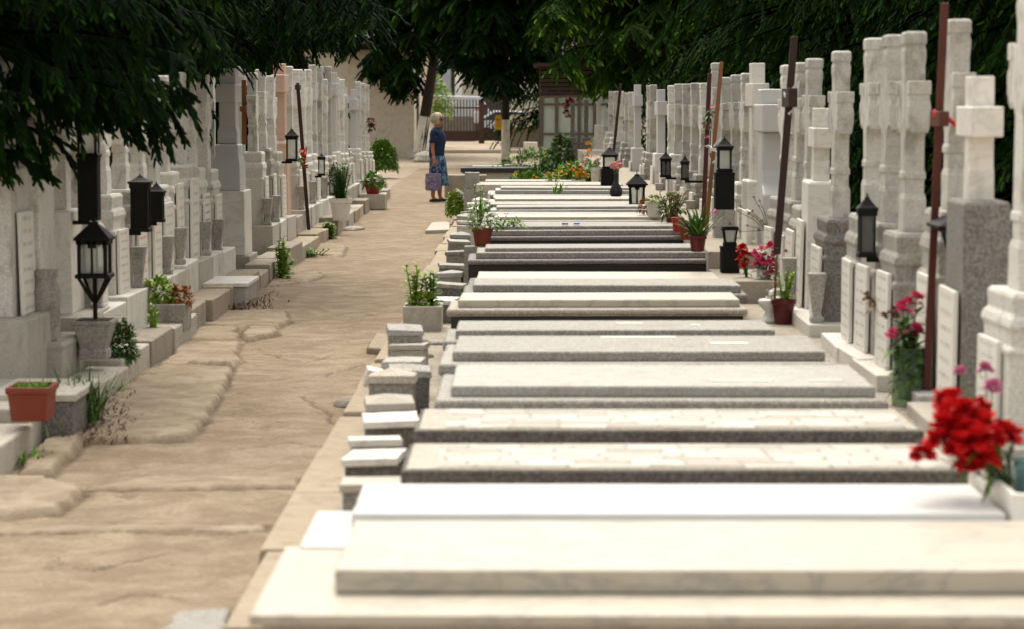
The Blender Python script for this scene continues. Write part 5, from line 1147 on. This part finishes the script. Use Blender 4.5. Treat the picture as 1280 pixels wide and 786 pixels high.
building(-3.2, 3.5, 133, 6.4, 'pale two storey house behind the gate and the silver car', 'stucco')
building(4.2, 14, 131, 7.2, 'white two storey house far beyond the glass shed')
# glass shed
Ys = 64; x0_, x1_ = px(677, Ys), px(765, Ys); zr = hz(120, Ys); ztop = hz(84, Ys)
t = thing('glass_shed', 'old wooden shed with dusty glass panels and a slatted brown upper part', 'shed', ((x0_+x1_)/2, Ys, 0)); hw = (x1_-x0_)/2
b = MB()
for xx in (-hw, -hw+.42*hw*1.0, -hw+1.06*hw, -hw+1.5*hw, hw): b.box(xx-.045, xx+.045, -.04, .04, 0, zr)
for xx in (-hw, hw): b.box(xx-.05, xx+.05, 2.4, 2.5, 0, zr)
for py in (208, 168, 131, 121): zz = hz(py, Ys); b.box(-hw+.046, hw-.046, -.03, .03, zz-.03, zz+.03)
b.build('frame', M['old_wood'], t)
b = MB(); b.box(-hw+.05, hw-.05, .035, .045, .05, zr-.03); b.box(-hw-.005, -hw+.005, .06, 2.38, .05, zr-.03); b.box(hw-.005, hw+.005, .06, 2.38, .05, zr-.03); b.build('glass', M['shed_glass'], t)
b = MB()
for i in range(7): z_ = zr+.03+i*(ztop-zr)/7; b.box(-hw-.05, hw+.05, -.06+.006*i, 2.55, z_, z_+(ztop-zr)/7-.03)
b.build('upper_slats', M['shed_wood'], t)
b = MB(); b.box(-hw-.2, hw+.2, -.25, 2.75, ztop+.002, ztop+.1); b.build('roof', M['shed_wood'], t)
b = MB(); b.box(-hw+.1, hw-.1, 2.3, 2.35, 0, zr-.05); b.build('back_board', M['steel'], t)
# grey crosses by the shed
for px_, nm in ((715, 'dark grey cross in front of the glass shed, with a red wreath'), (732, 'dark grey cross in front of the glass shed, right of the one with the wreath')):
    Y = 61.5; headstone(px(px_, Y), Y, -1, hz(125, Y), hz(172, Y), nm, 'crosses before the glass shed', cm='granite', pm='granite', plaque=False, base_h=.3)
o = at(709, 135, 60.8); bouquet('red_wreath', 'dark red wreath hanging on the cross before the glass shed', o, [(.04, 0, .18), (.0, 0, .1), (-.02, 0, 0), (-.02, 0, -.12), (.02, 0, -.22), (.1, 0, .16)], .11, 'p_darkred', .2, 'leaf_dark', 8, 22, .1)
# rubble near the leaning trunk, trough
for px_, py, r, lb in ((531, 200, .5, 'broken pale stone block in the rubble by the leaning trunk'), (522, 196, .35, 'tan stone lump left of the broken block in the rubble'), (541, 199, .32, 'small pale stone at the right of the rubble by the leaning trunk')):
    q = gp(px_, py, 0); rock('rubble_stone', px_, py+2, r*.8, M['concrete_pale'], lb, sq=.8)
q = gp(525, 190, 0); b = MB(); b.box(-.35, .35, -.05, .05, 0, 1.1); tag(b.build('marble_slab', M['marble_head'], loc=(q.x-.1, q.y, 0), rot=(-.5, .3, .2), bevel=.01), 'white marble slab leaning on the rubble pile', 'slab')
q = gp(651, 184, 0); t = thing('stone_basin', 'dark stone basin at the foot of the tan boundary wall', 'basin', (q.x+.1, 98, 0)); b = MB(); b.rects(0, 0, [(.65, .4, 0), (.68, .42, .85), (.58, .33, .85), (.55, .3, .6)]); b.build('body', M['concrete'], t, bevel=.02)
for i, (px_, py, w_, h_, lb) in enumerate(((663, 188, .5, .4, 'white marble block on the ground left of the glass shed, upper of two'), (660, 196, .6, .25, 'white marble block on the ground left of the glass shed, lower of two'))):
    q = gp(px_, py+4, 0); b = MB(); b.box(-w_/2, w_/2, -.2, .3, 0, h_); tag(b.build('marble_block', M['marble_head'], loc=(q.x, q.y, 0), bevel=.02), lb, 'stone block')
q = at(575, 232, 44); b = MB(); b.box(-.45, .35, 0, .5, 0, .42); tag(b.build('stone_block', M['concrete'], loc=(q.x+.12, 45.4, 0), bevel=.02), 'dark grey stone block just behind the woman', 'stone block')

# ------------------------------------------------------------------ trees
def bough(b, rg, p0, p1, n_tw, tw_len, shL, shW, limb=.02, sag=.15, br=None, ns=7):
    """a limb from p0 to p1 hung with drooping twigs of needle shoots"""
    p0 = V(p0); p1 = V(p1); L = (p1-p0).length; d = (p1-p0).normalized()
    side = d.cross(V((0, 0, 1))); side = side.normalized() if side.length > .05 else V((1, 0, 0))
    pt = lambda f: p0.lerp(p1, f)+V((0, 0, math.sin(f*math.pi)*sag*L))
    if br is not None: br.tube([pt(0), pt(.35), pt(.7), pt(1)], [limb, limb*.75, limb*.45, limb*.15], 5)
    for k in range(n_tw):
        f = .18+.82*((k+rg.random())/n_tw); p = pt(f); sg = rg.choice((-1, 1))
        td = (d*rg.uniform(.2, .9)+side*sg*rg.uniform(.3, 1.0)+V((0, 0, rg.uniform(-1.25, -.15)))).normalized()
        tl = tw_len*rg.uniform(.5, 1.15)*(1.15-.55*f); tb = rg.random()
        for q in range(ns):
            g = (q+rg.random())/ns; c = p+td*(tl*g)-V((0, 0, .25*tl*g*g))
            s2 = td.cross(V((0, 0, 1))); sd = td*.75+s2*((-1)**q*rg.uniform(.35, .8))+V((0, 0, rg.uniform(-.55, .0)))
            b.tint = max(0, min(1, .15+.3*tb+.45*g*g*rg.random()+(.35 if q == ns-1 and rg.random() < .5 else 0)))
            b.shoot(c, sd, shL*rg.uniform(.7, 1.2), shW*rg.uniform(.8, 1.2))
def crown(seed, H, base, Rad, n_b, n_tw, tw, shL, shW, ns=7, top_taper=True):
    rg = random.Random(seed); b = MB(); br = MB()
    for k in range(n_b):
        f = (k+rg.random())/n_b; f = f**1.15; z = base+(H-base)*f; r = Rad*(1-f**1.6*.93)*rg.uniform(.72, 1.12); a = rg.uniform(0, 6.283)
        tip = (math.cos(a)*r, math.sin(a)*r, z-r*rg.uniform(.12, .38)); bough(b, rg, (0, 0, z), tip, n_tw, tw, shL, shW, .03*(1.2-f), .08, br, ns)
    return b, br
def make_tree(name, label, loc, crown_mb, br_mb, mat, H, tr=.18, lean=(0, 0), white=0, group='conifers around the cemetery', upper=None):
    t = thing(name, label, 'tree', loc, group)
    b = MB(); pts = [(lean[0]*f*H, lean[1]*f*H, f*H-.05) for f in (0, .03, .2, .5, .8, .98)]; b.tube(pts, [tr*1.25, tr*1.05, tr*.9, tr*.6, tr*.3, tr*.06], 12)
    tk = b.build('trunk', M['bark'], t, smooth=True)
    if white:
        b = MB(); b.tube([(lean[0]*z_, lean[1]*z_, z_) for z_ in (-.04, .1*white, .5*white, white)], [tr*1.28, tr*1.1, tr*1.02, tr*.99], 14); b.build('whitewash', M['whitewash'], tk, smooth=True)
    cr = crown_mb.build('crown', M[mat], t, tint=True)
    if br_mb: br_mb.build('limbs', M['limb_bark'], t)
    if upper:
        cu, bu = upper; cu.build('upper_crown', M[mat], t, tint=True); bu.build('upper_limbs', M['limb_bark'], t)  # treetop out of view; coarse shoots added to shade the boughs below
    return t
def copy_tree(t, loc, rz, label, sc=1):
    c = t.copy(); COL.objects.link(c); c.location = loc; c.rotation_euler = (0, 0, rz); c.scale = (sc, sc, sc); c['label'] = label
    for ch in t.children:
        d = ch.copy(); COL.objects.link(d); d.parent = c
        for g in ch.children: e = g.copy(); COL.objects.link(e); e.parent = d
    return c
# generic dense spruces behind both rows
c1, b1 = crown(1, 6.4, .7, 2.5, 180, 16, .7, .085, .0155, 17)
tA = make_tree('spruce_tree', 'dark spruce behind the near left headstones, second from the camera', (-6.1, 17.5, 0), c1, b1, 'conifer', 6.4)
c2, b2 = crown(2, 7.0, .8, 2.7, 190, 16, .7, .085, .0155, 17)
tB = make_tree('spruce_tree', 'bright tipped spruce behind the right row by the broad white stele', (5.2, 25.5, 0), c2, b2, 'conifer_right', 7.0)
for (x, y, rz, lb, sc) in [(-6.0, 22.5, 1.1, 'dark spruce behind the white obelisk in the left row', 1), (-6.0, 28.5, 2.3, 'dark spruce behind the pink pillar in the left row', 1.05), (-6.0, 35, 3.9, 'dark spruce behind the far part of the left row', 1.1), (-6.3, 42, 5.1, 'dark spruce behind the last crosses of the left row', 1.15), (-9.0, 26, .4, 'spruce in the second rank left, behind the obelisk', 1.2), (-9.5, 36, 2.9, 'spruce in the second rank left, farther off', 1.3), (-9.2, 48, 1.9, 'spruce left of the beige outbuilding', 1.3), (-6.6, 50, 2.7, 'spruce just beyond the last crosses of the left row', 1.1), (-6.9, 58, 4.2, 'spruce between the left row end and the beige outbuilding', 1.15)]:
    copy_tree(tA, (x, y, 0), rz, lb, sc)
for (x, y, rz, lb, sc) in [(5.3, 14.0, .7, 'spruce at the right edge behind the slim marble cross', 1.0), (5.0, 19.6, 2.0, 'spruce behind the three stained crosses of the right row', .95), (5.3, 32, 3.3, 'spruce behind the orange post in the right row', 1.05), (5.2, 40, 4.4, 'spruce behind the far right lanterns', 1.1), (5.2, 49, 5.6, 'spruce behind the white obelisk-like stone of the right row', 1.15), (8.5, 24, 1.0, 'spruce in the second rank right, behind the stained crosses', 1.2), (8.8, 34, 2.5, 'spruce in the second rank right, behind the stele', 1.25), (9.0, 46, 3.9, 'spruce in the second rank right, farthest', 1.3)]:
    copy_tree(tB, (x, y, 0), rz, lb, sc)
# foreground left spruce whose boughs hang over the near headstones
def hanging(seed, trunk, tips, n_extra, shL, shW, tw, ntw=16, ns=9):
    rg = random.Random(seed); b = MB(); br = MB(); T0 = V(trunk)
    for (px_, py, Y) in tips:
        tip = at(px_, py, Y); back = T0+V((0, 0, 0)); zroot = tip.z+rg.uniform(.25, .8)
        root = V((T0.x, T0.y, zroot)); full = tip-root; L = full.length
        hub = root+full*max(0, 1-1.15/L); hub.z = tip.z+rg.uniform(.12, .35)
        br.tube([root-T0, (root.lerp(hub, .5)+V((0, 0, .12)))-T0, hub-T0], [.03, .022, .014], 6)
        bough(b, rg, hub-T0, tip-T0, ntw, tw, shL, shW, .012, .05, br, ns)
    return b, br
def region(seed, outline, n, Yr, top=-70, bias=1.0):
    rg = random.Random(seed); xs = [o[0] for o in outline]; res = []
    for k in range(n):
        x = rg.uniform(xs[0], xs[-1])
        for (xa, ya), (xb, yb) in zip(outline, outline[1:]):
            if xa <= x <= xb: lim = ya+(yb-ya)*(x-xa)/max(1e-6, xb-xa)
        y = lim-(lim-top)*(rg.random()**bias); res.append((x, y, rg.uniform(*Yr)))
    return res
tips = [(70, 240, 13.6), (40, 215, 13.5), (95, 205, 13.8), (218, 192, 14.8), (236, 178, 15), (175, 165, 14.5), (150, 150, 14.3), (120, 155, 14), (20, 190, 13.3), (255, 150, 15.2), (195, 150, 14.8)]
tips += region(21, [(-40, 200), (60, 215), (95, 175), (150, 140), (215, 165), (245, 150), (275, 115), (300, 80)], 95, (13.2, 16.5), bias=1.0)
tips = [(x_-16, y_-30, Y_) for x_, y_, Y_ in tips]
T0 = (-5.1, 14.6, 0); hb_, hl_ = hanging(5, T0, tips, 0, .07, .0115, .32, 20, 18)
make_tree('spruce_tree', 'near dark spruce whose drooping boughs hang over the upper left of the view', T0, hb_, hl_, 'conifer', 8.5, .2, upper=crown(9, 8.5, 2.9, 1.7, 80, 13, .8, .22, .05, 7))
tips = [(325, 62, 22), (367, 50, 23), (295, 68, 21)]+region(22, [(215, 92), (270, 82), (300, 58), (345, 60), (385, 46), (420, 54), (450, 42), (485, 28)], 75, (20, 26), bias=1.0)
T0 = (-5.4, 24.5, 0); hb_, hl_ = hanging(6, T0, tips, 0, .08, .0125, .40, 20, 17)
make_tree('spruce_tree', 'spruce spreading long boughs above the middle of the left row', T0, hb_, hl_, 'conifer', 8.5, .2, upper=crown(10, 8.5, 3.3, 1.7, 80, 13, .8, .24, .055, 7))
# right tree with bright tips over the far graves
tips = region(23, [(668, 20), (690, 80), (715, 104), (750, 112), (800, 104), (850, 98), (905, 92), (940, 80)], 85, (54, 60), top=-60)
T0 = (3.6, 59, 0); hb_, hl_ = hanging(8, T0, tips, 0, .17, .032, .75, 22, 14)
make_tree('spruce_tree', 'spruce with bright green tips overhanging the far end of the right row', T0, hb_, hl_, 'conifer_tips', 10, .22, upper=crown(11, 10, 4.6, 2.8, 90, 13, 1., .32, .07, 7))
# leaning whitewashed tree and the one with white trunk
def broad_crown(seed, T0, tips, shL, shW, tw): return hanging(seed, T0, tips, 0, shL, shW, tw, 18, 9)
T0 = tuple(gp(523, 197, 0)); T0 = (T0[0], 80, 0)
tips = region(24, [(430, 90), (470, 92), (505, 115), (530, 70), (545, 85), (575, 68), (600, 50)], 95, (76, 86), top=-60); hb_, hl_ = hanging(10, T0, tips, 0, .17, .034, .85, 24, 14)
make_tree('leaning_tree', 'dark tree with a leaning trunk and whitewashed foot behind the woman', T0, hb_, hl_, 'conifer', 11, .19, (.16, 0), 1.35, group=None, upper=crown(12, 11, 5.5, 2.8, 90, 13, 1.2, .4, .09, 7))
Yt = 69; T0 = (px(632, Yt), Yt, 0)
tips = region(25, [(560, 80), (575, 98), (600, 88), (618, 104), (640, 112), (655, 114), (672, 95), (690, 60)], 110, (66, 73), top=-60, bias=1.); hb_, hl_ = hanging(12, T0, tips, 0, .16, .032, .8, 24, 14)
make_tree('whitewashed_tree', 'dark conifer with a straight whitewashed trunk before the gate', T0, hb_, hl_, 'conifer', 10, .12, (0, 0), hz(150, Yt), group=None, upper=crown(13, 10, 5.2, 2.6, 90, 13, 1.2, .4, .09, 7))
# yellow bag on the trunk
q = at(623, 153, Yt-.3); t = thing('yellow_bag', 'yellow bag hanging beside the whitewashed trunk', 'bag', q)
b = MB(); b.rects(0, 0, [(.07, .05, -.22), (.10, .07, -.17), (.105, .075, .02), (.085, .06, .08), (.1, .06, .12), (.06, .04, .2)]); b.build('body', M['yellow'], t, bevel=.015)
b = MB(); b.rects(0, -.07, [(.055, .03, -.14), (.06, .035, -.02), (.05, .03, .0)]); b.build('pocket', M['yellow'], t, bevel=.01)
b = MB(); b.tube([(-.07, -.05, .08), (0, -.075, .05), (.07, -.05, .08)], .012, 6); b.build('strap', M['black_stone'], t)
# background trees between outbuilding and street
for (x, y, rz, lb, sc) in [(6.5, 70, .4, 'tall spruce behind the glass shed', 1.4), (2.6, 96, 1.4, 'spruce behind the tan boundary wall', 1.3), (-9, 66, 2.4, 'tall spruce left of the outbuilding roof', 1.4), (10.5, 60, 3.3, 'tall spruce far to the right of the glass shed', 1.4)]:
    copy_tree(tB, (x, y, 0), rz, lb, sc)
b = bush_mb(random.Random(4), 1.3, 1.0, 1.3, 1500, .2, .13, 1.9); t = thing('lime_tree', 'small light green tree between the outbuilding and the gate', 'tree', (px(527, 100), 100, 0)); b.build('crown', M['leaf_bright'], t, tint=True)
bb = MB(); bb.tube([(0, 0, -.05), (.03, 0, 1.2), (0, 0, 2.2)], [.08, .06, .02], 8); bb.build('trunk', M['bark'], t)

# ------------------------------------------------------------------ light
w = bpy.data.worlds.new('World'); S.world = w; w.use_nodes = True; nt_ = w.node_tree; bg = nt_.nodes['Background']
SUN_EL = 60; SUN_AZ = -8      # degrees; azimuth from +y towards +x
sky = nt_.nodes.new('ShaderNodeTexSky'); sky.sky_type = 'NISHITA'; sky.sun_disc = False; sky.sun_elevation = R(SUN_EL); sky.sun_rotation = R(SUN_AZ); sky.dust_density = 4; sky.air_density = 1
hs = nt_.nodes.new('ShaderNodeHueSaturation'); hs.inputs['Saturation'].default_value = .25; nt_.links.new(sky.outputs[0], hs.inputs['Color'])
mx = nt_.nodes.new('ShaderNodeMix'); mx.data_type = 'RGBA'; mx.blend_type = 'MULTIPLY'; mx.inputs[0].default_value = 1; mx.inputs[7].default_value = (1, .96, .86, 1)
nt_.links.new(hs.outputs[0], mx.inputs[6]); nt_.links.new(mx.outputs[2], bg.inputs['Color']); bg.inputs['Strength'].default_value = .15
sd = bpy.data.lights.new('sun', 'SUN'); sd.energy = .6; sd.angle = R(55); sd.color = (1, .96, .86); so = bpy.data.objects.new('sun', sd); COL.objects.link(so)
dirv = V((math.sin(R(SUN_AZ))*math.cos(R(SUN_EL)), math.cos(R(SUN_AZ))*math.cos(R(SUN_EL)), math.sin(R(SUN_EL)))); so.rotation_euler = dirv.to_track_quat('Z', 'Y').to_euler()
S.view_settings.view_transform = 'Standard'; S.view_settings.look = 'None'; S.view_settings.gamma = 1; S.view_settings.exposure = 1.2
